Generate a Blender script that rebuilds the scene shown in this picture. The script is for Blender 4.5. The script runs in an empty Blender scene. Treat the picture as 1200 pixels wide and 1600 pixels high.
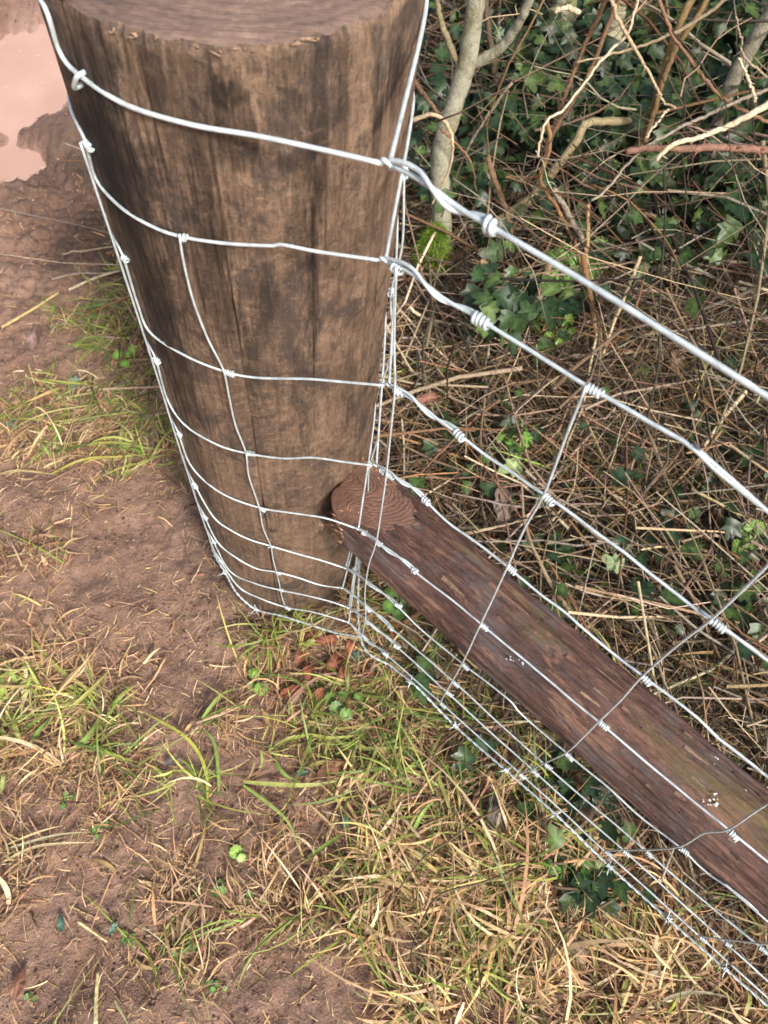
import bpy, math, random
import numpy as np
from mathutils import Vector, Matrix

random.seed(7)
rng = np.random.default_rng(7)
scene = bpy.context.scene
COL = scene.collection

# ------------------------------------------------------------------ camera
# orientation recovered from the vanishing point of the upright post and stay wires
VX, VY, FPX, CAM_H = 497.0, 1367.0, 1200.0, 1.316
_d = np.array([VX - 600, VY - 800, FPX]); _d /= np.linalg.norm(_d)
_up = -_d
_ex = np.array([1.0, 0, 0]); _ex -= _ex.dot(_up) * _up; _ex /= np.linalg.norm(_ex)
_ey = np.cross(_up, _ex)
CM = np.array([_ex, _ey, _up])
cam_data = bpy.data.cameras.new('camera')
cam = bpy.data.objects.new('camera', cam_data)
COL.objects.link(cam)
_R = np.array([CM[:, 0], -CM[:, 1], -CM[:, 2]]).T
mw = Matrix([list(map(float, _R[i])) + [0.0] for i in range(3)] + [[0, 0, 0, 1]])
mw[2][3] = CAM_H
cam.matrix_world = mw
cam_data.sensor_fit = 'AUTO'
cam_data.sensor_width = 36
cam_data.lens = 36 * FPX / 1600
cam_data.clip_start = 0.01
cam_data.clip_end = 500
cam_data.dof.use_dof = True
cam_data.dof.focus_distance = 0.80
cam_data.dof.aperture_fstop = 11
scene.camera = cam

# ------------------------------------------------------------------ sky, sun, exposure
SUN_EL, SUN_AZ = math.radians(48), math.radians(-60)      # azimuth measured from +x towards +y
world = bpy.data.worlds.new('World')
scene.world = world
world.use_nodes = True
wn = world.node_tree
sky = wn.nodes.new('ShaderNodeTexSky')
sky.sky_type = 'NISHITA'
sky.sun_disc = False
sky.sun_elevation = SUN_EL
sky.sun_rotation = math.pi / 2 - SUN_AZ
sky.dust_density = 6.0
sky.ozone_density = 0.3
sky.air_density = 1.0
bg = wn.nodes['Background']
bg.inputs[1].default_value = 0.125
wn.links.new(sky.outputs[0], bg.inputs[0])
sun_data = bpy.data.lights.new('sun', 'SUN')
sun_data.energy = 2.7
sun_data.angle = math.radians(8.0)
sun_data.color = (1.0, 0.975, 0.93)
sun = bpy.data.objects.new('sun', sun_data)
COL.objects.link(sun)
sdir = Vector((math.cos(SUN_AZ) * math.cos(SUN_EL), math.sin(SUN_AZ) * math.cos(SUN_EL), math.sin(SUN_EL)))
sun.rotation_euler = sdir.to_track_quat('Z', 'Y').to_euler()
sun.location = (2, 1, 4)
scene.view_settings.view_transform = 'Standard'
scene.view_settings.look = 'None'
scene.view_settings.gamma = 1
scene.view_settings.use_curve_mapping = False
scene.view_settings.exposure = 0.88

# ------------------------------------------------------------------ place geometry
P = np.array([-0.0741, 0.5356])          # post axis
PR = 0.1244                              # post radius
FA, FB = 0.7925, 0.2889                  # fence plane: normal angle, offset
N = np.array([math.cos(FA), math.sin(FA)])
T = np.array([-N[1], N[0]])


def ray(x, y):
    return CM @ np.array([(x - 600) / FPX, (y - 800) / FPX, 1.0])


EYE = np.array([0, 0, CAM_H])


def on_plane(x, y, off):
    v = ray(x, y)
    k = off / (v[:2] @ N)
    return EYE + v * k


def on_vert(x, y, Y):
    """point of the upright plane y = Y seen at this pixel"""
    v = ray(x, y)
    return EYE + v * (Y / v[1])


# --- value noise shared by ground mesh and everything scattered on it
_tab = rng.random((256, 256))


def vnoise(x, y, seed=0):
    x = np.asarray(x, float) + seed * 17.31; y = np.asarray(y, float) + seed * 9.73
    xi = np.floor(x).astype(int); yi = np.floor(y).astype(int)
    fx = x - xi; fy = y - yi
    fx = fx * fx * fx * (fx * (fx * 6 - 15) + 10); fy = fy * fy * fy * (fy * (fy * 6 - 15) + 10)
    a = _tab[xi & 255, yi & 255]; b = _tab[(xi + 1) & 255, yi & 255]
    c = _tab[xi & 255, (yi + 1) & 255]; d = _tab[(xi + 1) & 255, (yi + 1) & 255]
    return (a * (1 - fx) + b * fx) * (1 - fy) + (c * (1 - fx) + d * fx) * fy


def fbm(x, y, oct=4, seed=0, gain=0.5):
    s = 0; a = 1; t = 0
    for i in range(oct):
        s = s + a * vnoise(x * 2.03 ** i, y * 2.03 ** i, seed + i); t += a; a *= gain
    return s / t


def sstep(x, a, b):
    u = np.clip((np.asarray(x, float) - a) / (b - a), 0, 1)
    return u * u * (3 - 2 * u)


def sq(x, y):
    dx = np.asarray(x) - P[0]; dy = np.asarray(y) - P[1]
    return dx * T[0] + dy * T[1], dx * N[0] + dy * N[1]


def g_base(x, y):
    s, q = sq(x, y)
    z = np.where(s < 0, -0.187 * s, -0.075 * np.minimum(s, 1.0))
    z = np.where(s < -2.2, 0.411 + (-2.2 - s) * 0.02, z)
    bank = np.clip(q - 0.75, 0, 1.6)
    z = z + 0.32 * bank * bank * sstep(s, 1.7, 0.9)
    return z


def on_ground(x, y, h=0.0):
    v = ray(x, y); k = 1.4
    for _ in range(60):
        X = EYE + v * k
        k = 0.5 * k + 0.5 * (float(g_base(X[0], X[1])) + h - CAM_H) / v[2]
    return EYE + v * k


PUDDLES = [(on_ground(18, 100), 0.235, 0.060), (on_ground(18, 240), 0.080, 0.06), (on_ground(-230, 80), 0.30, 0.05)]
WATER_Z = -0.113


def ground_z(x, y):
    x = np.asarray(x, float); y = np.asarray(y, float)
    z = g_base(x, y)
    s, q = sq(x, y)
    near = np.exp(-((x / 4.0) ** 2 + ((y - 0.8) / 4.0) ** 2))
    z = z + near * (0.028 * (fbm(x * 5, y * 5, 3, 3) - 0.5) + 0.020 * (fbm(x * 17, y * 17, 3, 11) - 0.5))
    clod = np.abs(fbm(x * 34, y * 34, 3, 21) - 0.5) * 2
    churn = 0.5 + 0.9 * sstep(s, 0.55, 1.1)
    z = z - near * 0.011 * churn * (1 - clod) ** 2 + near * 0.006 * (fbm(x * 90, y * 90, 2, 31) - 0.5)
    mud = near * sstep(s, 0.5, 0.9) * sstep(q, 1.2, 0.7)
    z = z + mud * (0.013 * (np.abs(fbm(x * 19, y * 19, 3, 301) - 0.5) * 2) ** 0.7 + 0.008 * (fbm(x * 60, y * 60, 3, 311) - 0.5) - 0.006)
    for c, r, d in PUDDLES:
        rr = np.sqrt((x - c[0]) ** 2 + (y - c[1]) ** 2) / r
        rr = rr + 0.35 * (fbm(x * 9, y * 9, 3, 41) - 0.5)
        z = z - d * sstep(rr, 1.15, 0.55)
    dp = np.hypot(x - P[0], y - P[1])
    z = z + 0.012 * np.exp(-((dp - 0.17) / 0.05) ** 2)
    return z


# ------------------------------------------------------------------ mesh helpers
class MB:
    def __init__(s):
        s.v = []; s.f = []; s.c = []; s.n = 0

    def add(s, V, F, c=None):
        V = np.asarray(V, float).reshape(-1, 3)
        F = np.asarray(F, int)
        s.v.append(V); s.f.append(F + s.n); s.n += len(V)
        if c is not None:
            c = np.asarray(c, float)
            s.c.append(np.broadcast_to(c, (len(V), 3)) if c.ndim == 1 else c)
        return s

    def mesh(s, name, mat, smooth=True):
        me = bpy.data.meshes.new(name)
        V = np.concatenate(s.v).astype(np.float32)
        me.vertices.add(len(V)); me.vertices.foreach_set('co', V.ravel())
        loops = np.concatenate([f.ravel() for f in s.f]).astype(np.int32)
        tot = np.concatenate([np.full(len(f), f.shape[1]) for f in s.f]).astype(np.int32)
        st = np.concatenate([[0], np.cumsum(tot)[:-1]]).astype(np.int32)
        me.loops.add(len(loops)); me.loops.foreach_set('vertex_index', loops)
        me.polygons.add(len(tot)); me.polygons.foreach_set('loop_start', st); me.polygons.foreach_set('loop_total', tot)
        me.polygons.foreach_set('use_smooth', np.full(len(tot), smooth))
        if s.c:
            a = me.color_attributes.new('Col', 'FLOAT_COLOR', 'POINT')
            C = np.concatenate(s.c)
            a.data.foreach_set('color', np.concatenate([C, np.ones((len(C), 1))], 1).astype(np.float32).ravel())
        me.update(calc_edges=True)
        me.validate()
        if mat: me.materials.append(mat)
        return me

    def build(s, name, mat, parent=None, smooth=True):
        o = bpy.data.objects.new(name, s.mesh(name, mat, smooth))
        COL.objects.link(o)
        if parent is not None: o.parent = parent
        return o


def thing(name, label, cat, loc=(0, 0, 0), group=None):
    o = bpy.data.objects.new(name, None)
    o.empty_display_size = 0.05
    COL.objects.link(o)
    o.location = tuple(float(q) for q in loc)
    tag(o, label, cat, group)
    return o


def tag(o, label=None, cat=None, group=None, kind=None):
    if label: o['label'] = label
    if cat: o['category'] = cat
    if group: o['group'] = group
    if kind: o['kind'] = kind
    return o


def smooth_path(pts, n):
    """Catmull-Rom through the points, n samples evenly spread by length"""
    p = np.asarray(pts, float)
    p = np.vstack([2 * p[0] - p[1], p, 2 * p[-1] - p[-2]])
    out = []
    m = 12
    for i in range(1, len(p) - 2):
        t = np.linspace(0, 1, m, endpoint=False)[:, None]
        a, b, c, d = p[i - 1], p[i], p[i + 1], p[i + 2]
        out.append(0.5 * ((2 * b) + (-a + c) * t + (2 * a - 5 * b + 4 * c - d) * t ** 2 + (-a + 3 * b - 3 * c + d) * t ** 3))
    out = np.vstack(out + [p[-2][None]])
    L = np.concatenate([[0], np.cumsum(np.linalg.norm(np.diff(out, axis=0), axis=1))])
    u = np.linspace(0, L[-1], n)
    return np.stack([np.interp(u, L, out[:, k]) for k in range(out.shape[1])], 1)


def frames(p):
    t = np.gradient(p, axis=0); t /= np.linalg.norm(t, axis=1)[:, None] + 1e-12
    ref = np.array([0, 0, 1.0]) if abs(t[0][2]) < 0.9 else np.array([1.0, 0, 0])
    a = np.cross(t[0], ref); a /= np.linalg.norm(a)
    A = []
    for i in range(len(p)):
        a = a - t[i] * a.dot(t[i]); a /= np.linalg.norm(a) + 1e-12
        A.append(a)
    A = np.array(A)
    return t, A, np.cross(t, A)


def tube(mb, pts, rad, sides=6, col=None, cap=True):
    p = np.asarray(pts, float); n = len(p)
    r = np.broadcast_to(np.asarray(rad, float), (n,))
    t, A, B = frames(p)
    th = np.arange(sides) * 2 * math.pi / sides
    V = p[:, None] + r[:, None, None] * (np.cos(th)[None, :, None] * A[:, None] + np.sin(th)[None, :, None] * B[:, None])
    i = np.arange(n - 1)[:, None] * sides; j = np.arange(sides)[None]; k = (j + 1) % sides
    F = np.stack([i + j, i + k, i + sides + k, i + sides + j], -1).reshape(-1, 4)
    V = V.reshape(-1, 3)
    c = None
    if col is not None:
        c = np.asarray(col, float)
        if c.ndim == 2: c = np.repeat(c, sides, 0)
    mb.add(V, F, c)
    if cap and sides >= 3:
        base = mb.n - n * sides
        mb.f.append(np.array([[base + q for q in range(sides)][::-1]]))
        mb.f.append(np.array([[base + (n - 1) * sides + q for q in range(sides)]]))
    return mb


# ------------------------------------------------------------------ materials
def mat(name):
    m = bpy.data.materials.new(name); m.use_nodes = True
    nt = m.node_tree
    b = nt.nodes['Principled BSDF']
    return m, nt, b


def nd(nt, kind, **kw):
    n_ = nt.nodes.new(kind)
    for k, v in kw.items():
        if k in n_.inputs: n_.inputs[k].default_value = v
        else: setattr(n_, k, v)
    return n_


def ramp(nt, fac, stops):
    r = nt.nodes.new('ShaderNodeValToRGB')
    el = r.color_ramp.elements
    while len(el) < len(stops): el.new(0.5)
    for e, (p, c) in zip(el, stops):
        e.position = p; e.color = (*c, 1)
    nt.links.new(fac, r.inputs[0])
    return r.outputs[0]


def mix(nt, fac, a, b, mode='MIX'):
    m = nt.nodes.new('ShaderNodeMix'); m.data_type = 'RGBA'; m.blend_type = mode
    for s, q in ((0, fac), (6, a), (7, b)):
        if isinstance(q, (int, float)): m.inputs[s].default_value = q
        elif isinstance(q, tuple): m.inputs[s].default_value = (*q, 1)
        else: nt.links.new(q, m.inputs[s])
    return m.outputs[2]


def noise(nt, scale, detail=4, rough=0.55, vec=None, dist=0.0):
    n_ = nd(nt, 'ShaderNodeTexNoise', Scale=scale, Detail=detail, Roughness=rough, Distortion=dist)
    if vec is not None: nt.links.new(vec, n_.inputs['Vector'])
    return n_.outputs[0]


def coords(nt, scale=(1, 1, 1), kind='Object'):
    t = nt.nodes.new('ShaderNodeTexCoord')
    m = nt.nodes.new('ShaderNodeMapping'); m.inputs['Scale'].default_value = scale
    nt.links.new(t.outputs[kind], m.inputs[0])
    return m.outputs[0]


def bump(nt, b, h, dist=0.002, strength=1.0):
    n_ = nd(nt, 'ShaderNodeBump', Strength=strength, Distance=dist)
    nt.links.new(h, n_.inputs['Height'])
    nt.links.new(n_.outputs[0], b.inputs['Normal'])


def math_n(nt, op, a, b=None, c=None):
    m = nt.nodes.new('ShaderNodeMath'); m.operation = op
    for i, q in enumerate((a, b, c)):
        if q is None: continue
        if isinstance(q, (int, float)): m.inputs[i].default_value = q
        else: nt.links.new(q, m.inputs[i])
    return m.outputs[0]


def m_wire(name, c, rough, metal):
    m, nt, b = mat(name)
    v = coords(nt)
    col = ramp(nt, noise(nt, 90, 4, 0.6, v), [(0.32, tuple(x * 0.66 for x in c)), (0.60, c)])
    nt.links.new(col, b.inputs['Base Color'])
    b.inputs['Roughness'].default_value = rough
    b.inputs['Metallic'].default_value = metal
    tar = noise(nt, 330, 5, 0.75, v)
    col = mix(nt, ramp(nt, tar, [(0.56, (0, 0, 0)), (0.68, (0.55,) * 3)]), col, (0.24, 0.24, 0.225))
    nt.links.new(col, b.inputs['Base Color'])
    nt.links.new(ramp(nt, tar, [(0.35, (rough * 0.8,) * 3), (0.65, (rough * 1.4,) * 3)]), b.inputs['Roughness'])
    bump(nt, b, noise(nt, 700, 4, 0.7, v), 0.0004, 0.7)
    return m


M_WIRE = m_wire('bright_galvanised_wire', (0.62, 0.70, 0.715), 0.40, 0.38)
M_STAY = m_wire('dull_galvanised_wire', (0.52, 0.585, 0.60), 0.45, 0.25)


def m_attr(name, rough=0.6, transl=0.0, nz=0.35, spec=0.3, scale=120):
    """colour from the piece's own tint, with grain; thin pieces let light through"""
    m, nt, b = mat(name)
    a = nt.nodes.new('ShaderNodeAttribute'); a.attribute_name = 'Col'
    f = noise(nt, scale, 3, 0.6, coords(nt))
    k = ramp(nt, f, [(0.25, (1 - nz,) * 3), (0.75, (1 + nz * 0.5,) * 3)])
    c = mix(nt, 1.0, a.outputs[0], k, 'MULTIPLY')
    nt.links.new(c, b.inputs['Base Color'])
    b.inputs['Roughness'].default_value = rough
    b.inputs['Specular IOR Level'].default_value = spec
    if transl:
        tr = nt.nodes.new('ShaderNodeBsdfTranslucent'); nt.links.new(c, tr.inputs[0])
        ms = nt.nodes.new('ShaderNodeMixShader'); ms.inputs[0].default_value = transl
        out = nt.nodes['Material Output']
        nt.links.new(b.outputs[0], ms.inputs[1]); nt.links.new(tr.outputs[0], ms.inputs[2])
        nt.links.new(ms.outputs[0], out.inputs[0])
    return m


M_BLADE = m_attr('grass_and_straw', 0.5, 0.25, 0.3, 0.35, 150)
M_TWIG = m_attr('twig_bark', 0.78, 0, 0.5, 0.25, 220)
M_LEAF = m_attr('leaf', 0.42, 0.12, 0.5, 0.42, 90)
M_DEAD = m_attr('dead_leaf', 0.6, 0.15, 0.45, 0.3, 60)


def m_ground():
    m, nt, b = mat('red_soil')
    v = coords(nt)
    a = nt.nodes.new('ShaderNodeAttribute'); a.attribute_name = 'Col'
    sep = nt.nodes.new('ShaderNodeSeparateColor'); nt.links.new(a.outputs[0], sep.inputs[0])
    n1 = noise(nt, 9, 6, 0.65, v); n2 = noise(nt, 55, 5, 0.7, v); n3 = noise(nt, 300, 4, 0.7, v)
    soil = ramp(nt, n1, [(0.30, (0.150, 0.090, 0.064)), (0.52, (0.235, 0.145, 0.105)), (0.72, (0.335, 0.215, 0.158))])
    soil = mix(nt, 0.75, soil, ramp(nt, n2, [(0.28, (0.52, 0.50, 0.48)), (0.6, (1.12, 1.1, 1.08))]), 'MULTIPLY')
    soil = mix(nt, 0.55, soil, ramp(nt, n3, [(0.3, (0.55, 0.55, 0.55)), (0.62, (1.25, 1.22, 1.2))]), 'MULTIPLY')
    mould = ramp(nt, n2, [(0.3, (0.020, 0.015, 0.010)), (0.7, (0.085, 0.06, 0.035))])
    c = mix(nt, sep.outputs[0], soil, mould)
    c = mix(nt, math_n(nt, 'MULTIPLY', sep.outputs[1], 0.6), c, (0.175, 0.100, 0.072))
    c = mix(nt, sep.outputs[2], c, (0.33, 0.205, 0.16))
    nt.links.new(c, b.inputs['Base Color'])
    r = ramp(nt, n1, [(0.35, (0.42,) * 3), (0.6, (0.75,) * 3)])
    r2 = mix(nt, sep.outputs[1], r, (0.22, 0.22, 0.22))
    nt.links.new(r2, b.inputs['Roughness'])
    b.inputs['Specular IOR Level'].default_value = 0.4
    h = math_n(nt, 'ADD', math_n(nt, 'MULTIPLY', n2, 1.0), math_n(nt, 'MULTIPLY', n3, 0.45))
    bump(nt, b, h, 0.009, 0.9)
    return m


def m_water():
    m, nt, b = mat('muddy_water')
    v = coords(nt)
    n1 = noise(nt, 6, 3, 0.5, v)
    nt.links.new(ramp(nt, n1, [(0.3, (0.34, 0.215, 0.17)), (0.7, (0.42, 0.275, 0.22))]), b.inputs['Base Color'])
    b.inputs['Roughness'].default_value = 0.07
    b.inputs['IOR'].default_value = 1.33
    bump(nt, b, noise(nt, 22, 2, 0.4, v), 0.0006, 0.35)
    return m


def m_post():
    m, nt, b = mat('weathered_round_post')
    v = coords(nt)
    big = noise(nt, 7, 6, 0.65, coords(nt, (1, 1, 0.5)), 0.5)
    grain = noise(nt, 150, 6, 0.7, coords(nt, (1, 1, 0.13)), 0.4)
    fibre = noise(nt, 420, 4, 0.7, coords(nt, (1, 1, 0.22)), 0.2)
    streak = noise(nt, 24, 6, 0.75, coords(nt, (1, 1, 0.16)), 0.8)
    scuff = noise(nt, 90, 7, 0.8, coords(nt, (0.8, 0.8, 1.5)), 0.8)
    speck = noise(nt, 520, 3, 0.8, v)
    blot = noise(nt, 14, 10, 0.82, coords(nt, (1, 1, 0.7)), 0.5)
    c = ramp(nt, big, [(0.30, (0.080, 0.053, 0.037)), (0.5, (0.140, 0.092, 0.063)), (0.68, (0.218, 0.147, 0.100))])
    c = mix(nt, 0.6, c, ramp(nt, grain, [(0.32, (0.55, 0.53, 0.51)), (0.62, (1.2, 1.18, 1.15))]), 'MULTIPLY')
    c = mix(nt, 0.75, c, ramp(nt, fibre, [(0.34, (0.50, 0.49, 0.48)), (0.62, (1.25, 1.22, 1.2))]), 'MULTIPLY')
    c = mix(nt, ramp(nt, scuff, [(0.50, (0, 0, 0)), (0.66, (0.65,) * 3)]), c, (0.28, 0.192, 0.130))
    c = mix(nt, ramp(nt, streak, [(0.57, (0, 0, 0)), (0.66, (0.6,) * 3)]), c, (0.046, 0.032, 0.025))
    c = mix(nt, ramp(nt, blot, [(0.50, (0, 0, 0)), (0.57, (0.78,) * 3)]), c, (0.042, 0.032, 0.028))
    c = mix(nt, ramp(nt, speck, [(0.62, (0, 0, 0)), (0.72, (0.55,) * 3)]), c, (0.40, 0.31, 0.25))
    c = mix(nt, ramp(nt, speck, [(0.30, (0.6,) * 3), (0.38, (0, 0, 0))]), c, (0.03, 0.022, 0.018))
    a = nt.nodes.new('ShaderNodeAttribute'); a.attribute_name = 'Col'
    c = mix(nt, 1.0, c, a.outputs[0], 'MULTIPLY')
    nt.links.new(c, b.inputs['Base Color'])
    b.inputs['Roughness'].default_value = 0.66
    b.inputs['Specular IOR Level'].default_value = 0.3
    h = math_n(nt, 'ADD', math_n(nt, 'MULTIPLY', grain, 0.8), math_n(nt, 'MULTIPLY', scuff, 0.9))
    h = math_n(nt, 'ADD', h, math_n(nt, 'MULTIPLY', fibre, 0.6))
    bump(nt, b, h, 0.0016, 0.8)
    return m


def m_endgrain(name, c0, c1, c2, cx=0.0, cy=0.0, freq=420, saw=(1, 0, 0), ringk=0.6):
    m, nt, b = mat(name)
    t = nt.nodes.new('ShaderNodeTexCoord')
    sp = nt.nodes.new('ShaderNodeSeparateXYZ'); nt.links.new(t.outputs['Object'], sp.inputs[0])
    x = math_n(nt, 'SUBTRACT', sp.outputs[0], cx); y = math_n(nt, 'SUBTRACT', sp.outputs[1], cy)
    r = math_n(nt, 'SQRT', math_n(nt, 'ADD', math_n(nt, 'MULTIPLY', x, x), math_n(nt, 'MULTIPLY', y, y)))
    wob = noise(nt, 18, 3, 0.5, coords(nt))
    r = math_n(nt, 'ADD', r, math_n(nt, 'MULTIPLY', wob, 0.020))
    rings = math_n(nt, 'SINE', math_n(nt, 'MULTIPLY', r, freq))
    rings = math_n(nt, 'MULTIPLY_ADD', rings, 0.5, 0.5)
    n1 = noise(nt, 14, 6, 0.65, coords(nt)); n2 = noise(nt, 260, 4, 0.7, coords(nt))
    c = ramp(nt, n1, [(0.3, c0), (0.52, c1), (0.72, c2)])
    k = ramp(nt, rings, [(0.1, (1 - ringk,) * 3), (0.75, (1.08,) * 3)])
    c = mix(nt, 1.0, c, k, 'MULTIPLY')
    c = mix(nt, 0.6, c, ramp(nt, n2, [(0.3, (0.55,) * 3), (0.65, (1.2,) * 3)]), 'MULTIPLY')
    sw = noise(nt, 150, 3, 0.6, coords(nt, saw))
    c = mix(nt, 0.5, c, ramp(nt, sw, [(0.35, (0.6,) * 3), (0.6, (1.15,) * 3)]), 'MULTIPLY')
    nt.links.new(c, b.inputs['Base Color'])
    b.inputs['Roughness'].default_value = 0.62
    h = math_n(nt, 'ADD', math_n(nt, 'MULTIPLY', rings, 0.15), math_n(nt, 'ADD', sw, math_n(nt, 'MULTIPLY', n2, 0.6)))
    bump(nt, b, h, 0.0012, 0.7)
    return m


def m_strut():
    m, nt, b = mat('peeled_strut_wood')
    v = coords(nt)
    big = noise(nt, 13, 6, 0.7, coords(nt, (1, 1, 0.35)), 0.6)
    grain = noise(nt, 130, 6, 0.7, coords(nt, (1, 1, 0.15)), 0.3)
    flake = noise(nt, 48, 9, 0.78, coords(nt, (1, 1, 0.30)), 0.5)
    grey = noise(nt, 20, 10, 0.82, coords(nt, (1, 1, 0.5)), 0.3)
    moss = noise(nt, 13, 7, 0.7, coords(nt, (1, 1, 0.3)), 0.3)
    speck = noise(nt, 420, 3, 0.8, v)
    c = ramp(nt, big, [(0.30, (0.048, 0.029, 0.026)), (0.5, (0.092, 0.050, 0.042)), (0.68, (0.145, 0.080, 0.064))])
    c = mix(nt, 0.85, c, ramp(nt, grain, [(0.34, (0.42, 0.40, 0.38)), (0.62, (1.35, 1.28, 1.2))]), 'MULTIPLY')
    fine = noise(nt, 240, 6, 0.8, coords(nt, (1, 1, 0.45)), 0.2)
    c = mix(nt, 0.85, c, ramp(nt, fine, [(0.34, (0.45, 0.43, 0.42)), (0.62, (1.4, 1.34, 1.28))]), 'MULTIPLY')
    c = mix(nt, ramp(nt, grey, [(0.50, (0, 0, 0)), (0.58, (0.6,) * 3)]), c, (0.105, 0.093, 0.094))
    c = mix(nt, ramp(nt, flake, [(0.54, (0, 0, 0)), (0.60, (0.8,) * 3)]), c, (0.215, 0.118, 0.078))
    c = mix(nt, ramp(nt, flake, [(0.34, (0.7,) * 3), (0.40, (0, 0, 0))]), c, (0.030, 0.020, 0.018))
    a = nt.nodes.new('ShaderNodeAttribute'); a.attribute_name = 'Col'
    mfac = mix(nt, 1.0, ramp(nt, moss, [(0.50, (0, 0, 0)), (0.62, (0.6,) * 3)]), a.outputs[0], 'MULTIPLY')
    c = mix(nt, mfac, c, (0.115, 0.098, 0.030))
    c = mix(nt, ramp(nt, speck, [(0.64, (0, 0, 0)), (0.73, (0.45,) * 3)]), c, (0.34, 0.25, 0.20))
    nt.links.new(c, b.inputs['Base Color'])
    b.inputs['Roughness'].default_value = 0.6
    b.inputs['Specular IOR Level'].default_value = 0.35
    h = math_n(nt, 'ADD', math_n(nt, 'MULTIPLY', grain, 0.6), math_n(nt, 'ADD', math_n(nt, 'MULTIPLY', flake, 1.3), math_n(nt, 'MULTIPLY', fine, 0.6)))
    bump(nt, b, h, 0.0035, 0.9)
    return m


def m_bark():
    m, nt, b = mat('lichened_bark')
    v = coords(nt)
    a = nt.nodes.new('ShaderNodeAttribute'); a.attribute_name = 'Col'
    n1 = noise(nt, 26, 7, 0.75, coords(nt, (1, 1, 0.6)), 0.6); n2 = noise(nt, 160, 5, 0.7, v)
    c = mix(nt, 1.0, a.outputs[0], ramp(nt, n2, [(0.3, (0.5,) * 3), (0.65, (1.25,) * 3)]), 'MULTIPLY')
    c = mix(nt, ramp(nt, n1, [(0.50, (0, 0, 0)), (0.60, (0.7,) * 3)]), c, (0.34, 0.34, 0.26))
    c = mix(nt, ramp(nt, n1, [(0.34, (0.8,) * 3), (0.44, (0, 0, 0))]), c, (0.13, 0.125, 0.04))
    nt.links.new(c, b.inputs['Base Color'])
    b.inputs['Roughness'].default_value = 0.8
    bump(nt, b, math_n(nt, 'ADD', n1, math_n(nt, 'MULTIPLY', n2, 0.5)), 0.004, 0.9)
    return m


M_BARK = m_bark()
M_GROUND, M_WATER, M_POST, M_STRUT = m_ground(), m_water(), m_post(), m_strut()
M_TOP = m_endgrain('sawn_post_top', (0.075, 0.047, 0.035), (0.165, 0.105, 0.078), (0.28, 0.19, 0.14), 0.01, 0.015, 900, (0.3, 5, 1), 0.10)
M_RING = m_endgrain('strut_ring_face', (0.16, 0.085, 0.062), (0.25, 0.135, 0.095), (0.36, 0.21, 0.14), 0.0, -0.010, 2300, (3, 0.4, 1), 0.34)
M_RIM = m_attr('splintered_wood', 0.7, 0, 0.5, 0.3, 260)

# ------------------------------------------------------------------ ground


def grow(lo, hi, step, out):
    mid = np.arange(lo, hi, step)
    a = [hi]; d = step
    while a[-1] < out: d *= 1.22; a.append(a[-1] + d)
    b = [lo]; d = step
    while b[-1] > -out: d *= 1.22; b.append(b[-1] - d)
    return np.concatenate([b[:0:-1], mid, a])


gx = grow(-1.15, 1.15, 0.006, 60); gy = grow(-0.35, 1.5, 0.006, 60)
GX, GY = np.meshgrid(gx, gy, indexing='ij')
GZ = ground_z(GX, GY)
S_, Q_ = sq(GX, GY)
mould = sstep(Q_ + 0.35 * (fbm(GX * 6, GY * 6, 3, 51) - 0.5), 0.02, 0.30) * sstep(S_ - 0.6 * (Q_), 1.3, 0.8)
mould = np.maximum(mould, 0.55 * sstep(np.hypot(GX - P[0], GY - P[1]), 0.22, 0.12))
wet = sstep(GZ, WATER_Z + 0.045, WATER_Z + 0.004) * sstep(S_, 0.5, 0.8)
mb = MB()
nx, ny = GX.shape
idx = np.arange(nx * ny).reshape(nx, ny)
F = np.stack([idx[:-1, :-1], idx[1:, :-1], idx[1:, 1:], idx[:-1, 1:]], -1).reshape(-1, 4)
silt = sstep(GZ, WATER_Z + 0.014, WATER_Z + 0.001) * sstep(S_, 0.5, 0.8)
mb.add(np.stack([GX, GY, GZ], -1), F, np.stack([mould, wet, silt], -1).reshape(-1, 3))
tag(mb.build('ground', M_GROUND), kind='structure')

for i, (c, r, d) in enumerate(PUDDLES[:2]):
    mb = MB()
    R_ = (0.95 if i == 0 else 0.15)
    cx, cy = (c[0] - 0.42, c[1] + 0.08) if i == 0 else (c[0], c[1])
    th = np.linspace(0, 2 * math.pi, 64, endpoint=False)
    V = [[cx, cy, WATER_Z]] + [[cx + R_ * math.cos(a), cy + (0.42 if i == 0 else R_) * math.sin(a), WATER_Z + 0.0] for a in th]
    if i: V = [[a_, b_, c_ + 0.003] for a_, b_, c_ in V]
    mb.add(V, [[0, 1 + k, 1 + (k + 1) % 64] for k in range(64)])
    tag(mb.build('puddle', M_WATER), kind='structure')

# froth specks afloat on the puddle
mb = MB()
for x, y in [(66, 55), (32, 79), (58, 87), (12, 100), (64, 130), (58, 136), (10, 138), (98, 120), (22, 48), (40, 150), (82, 98), (5, 66)]:
    v = ray(x, y); X = EYE + v * ((WATER_Z - CAM_H) / v[2])
    for k in range(3):
        Y = X + np.array([rng.normal(0, 0.004), rng.normal(0, 0.004), 0.0]); r_ = rng.uniform(0.0008, 0.0019)
        a_ = np.linspace(0, 2 * math.pi, 9)[:-1]
        mb.add([Y + [0, 0, r_ * 0.7]] + [Y + [r_ * math.cos(q), r_ * math.sin(q), 0.0003] for q in a_], [[0, 1 + q, 1 + (q + 1) % 8] for q in range(8)], (0.55, 0.44, 0.38))
tag(mb.build('froth', m_attr('froth', 0.3)), kind='stuff')

# ------------------------------------------------------------------ strainer post


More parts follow.
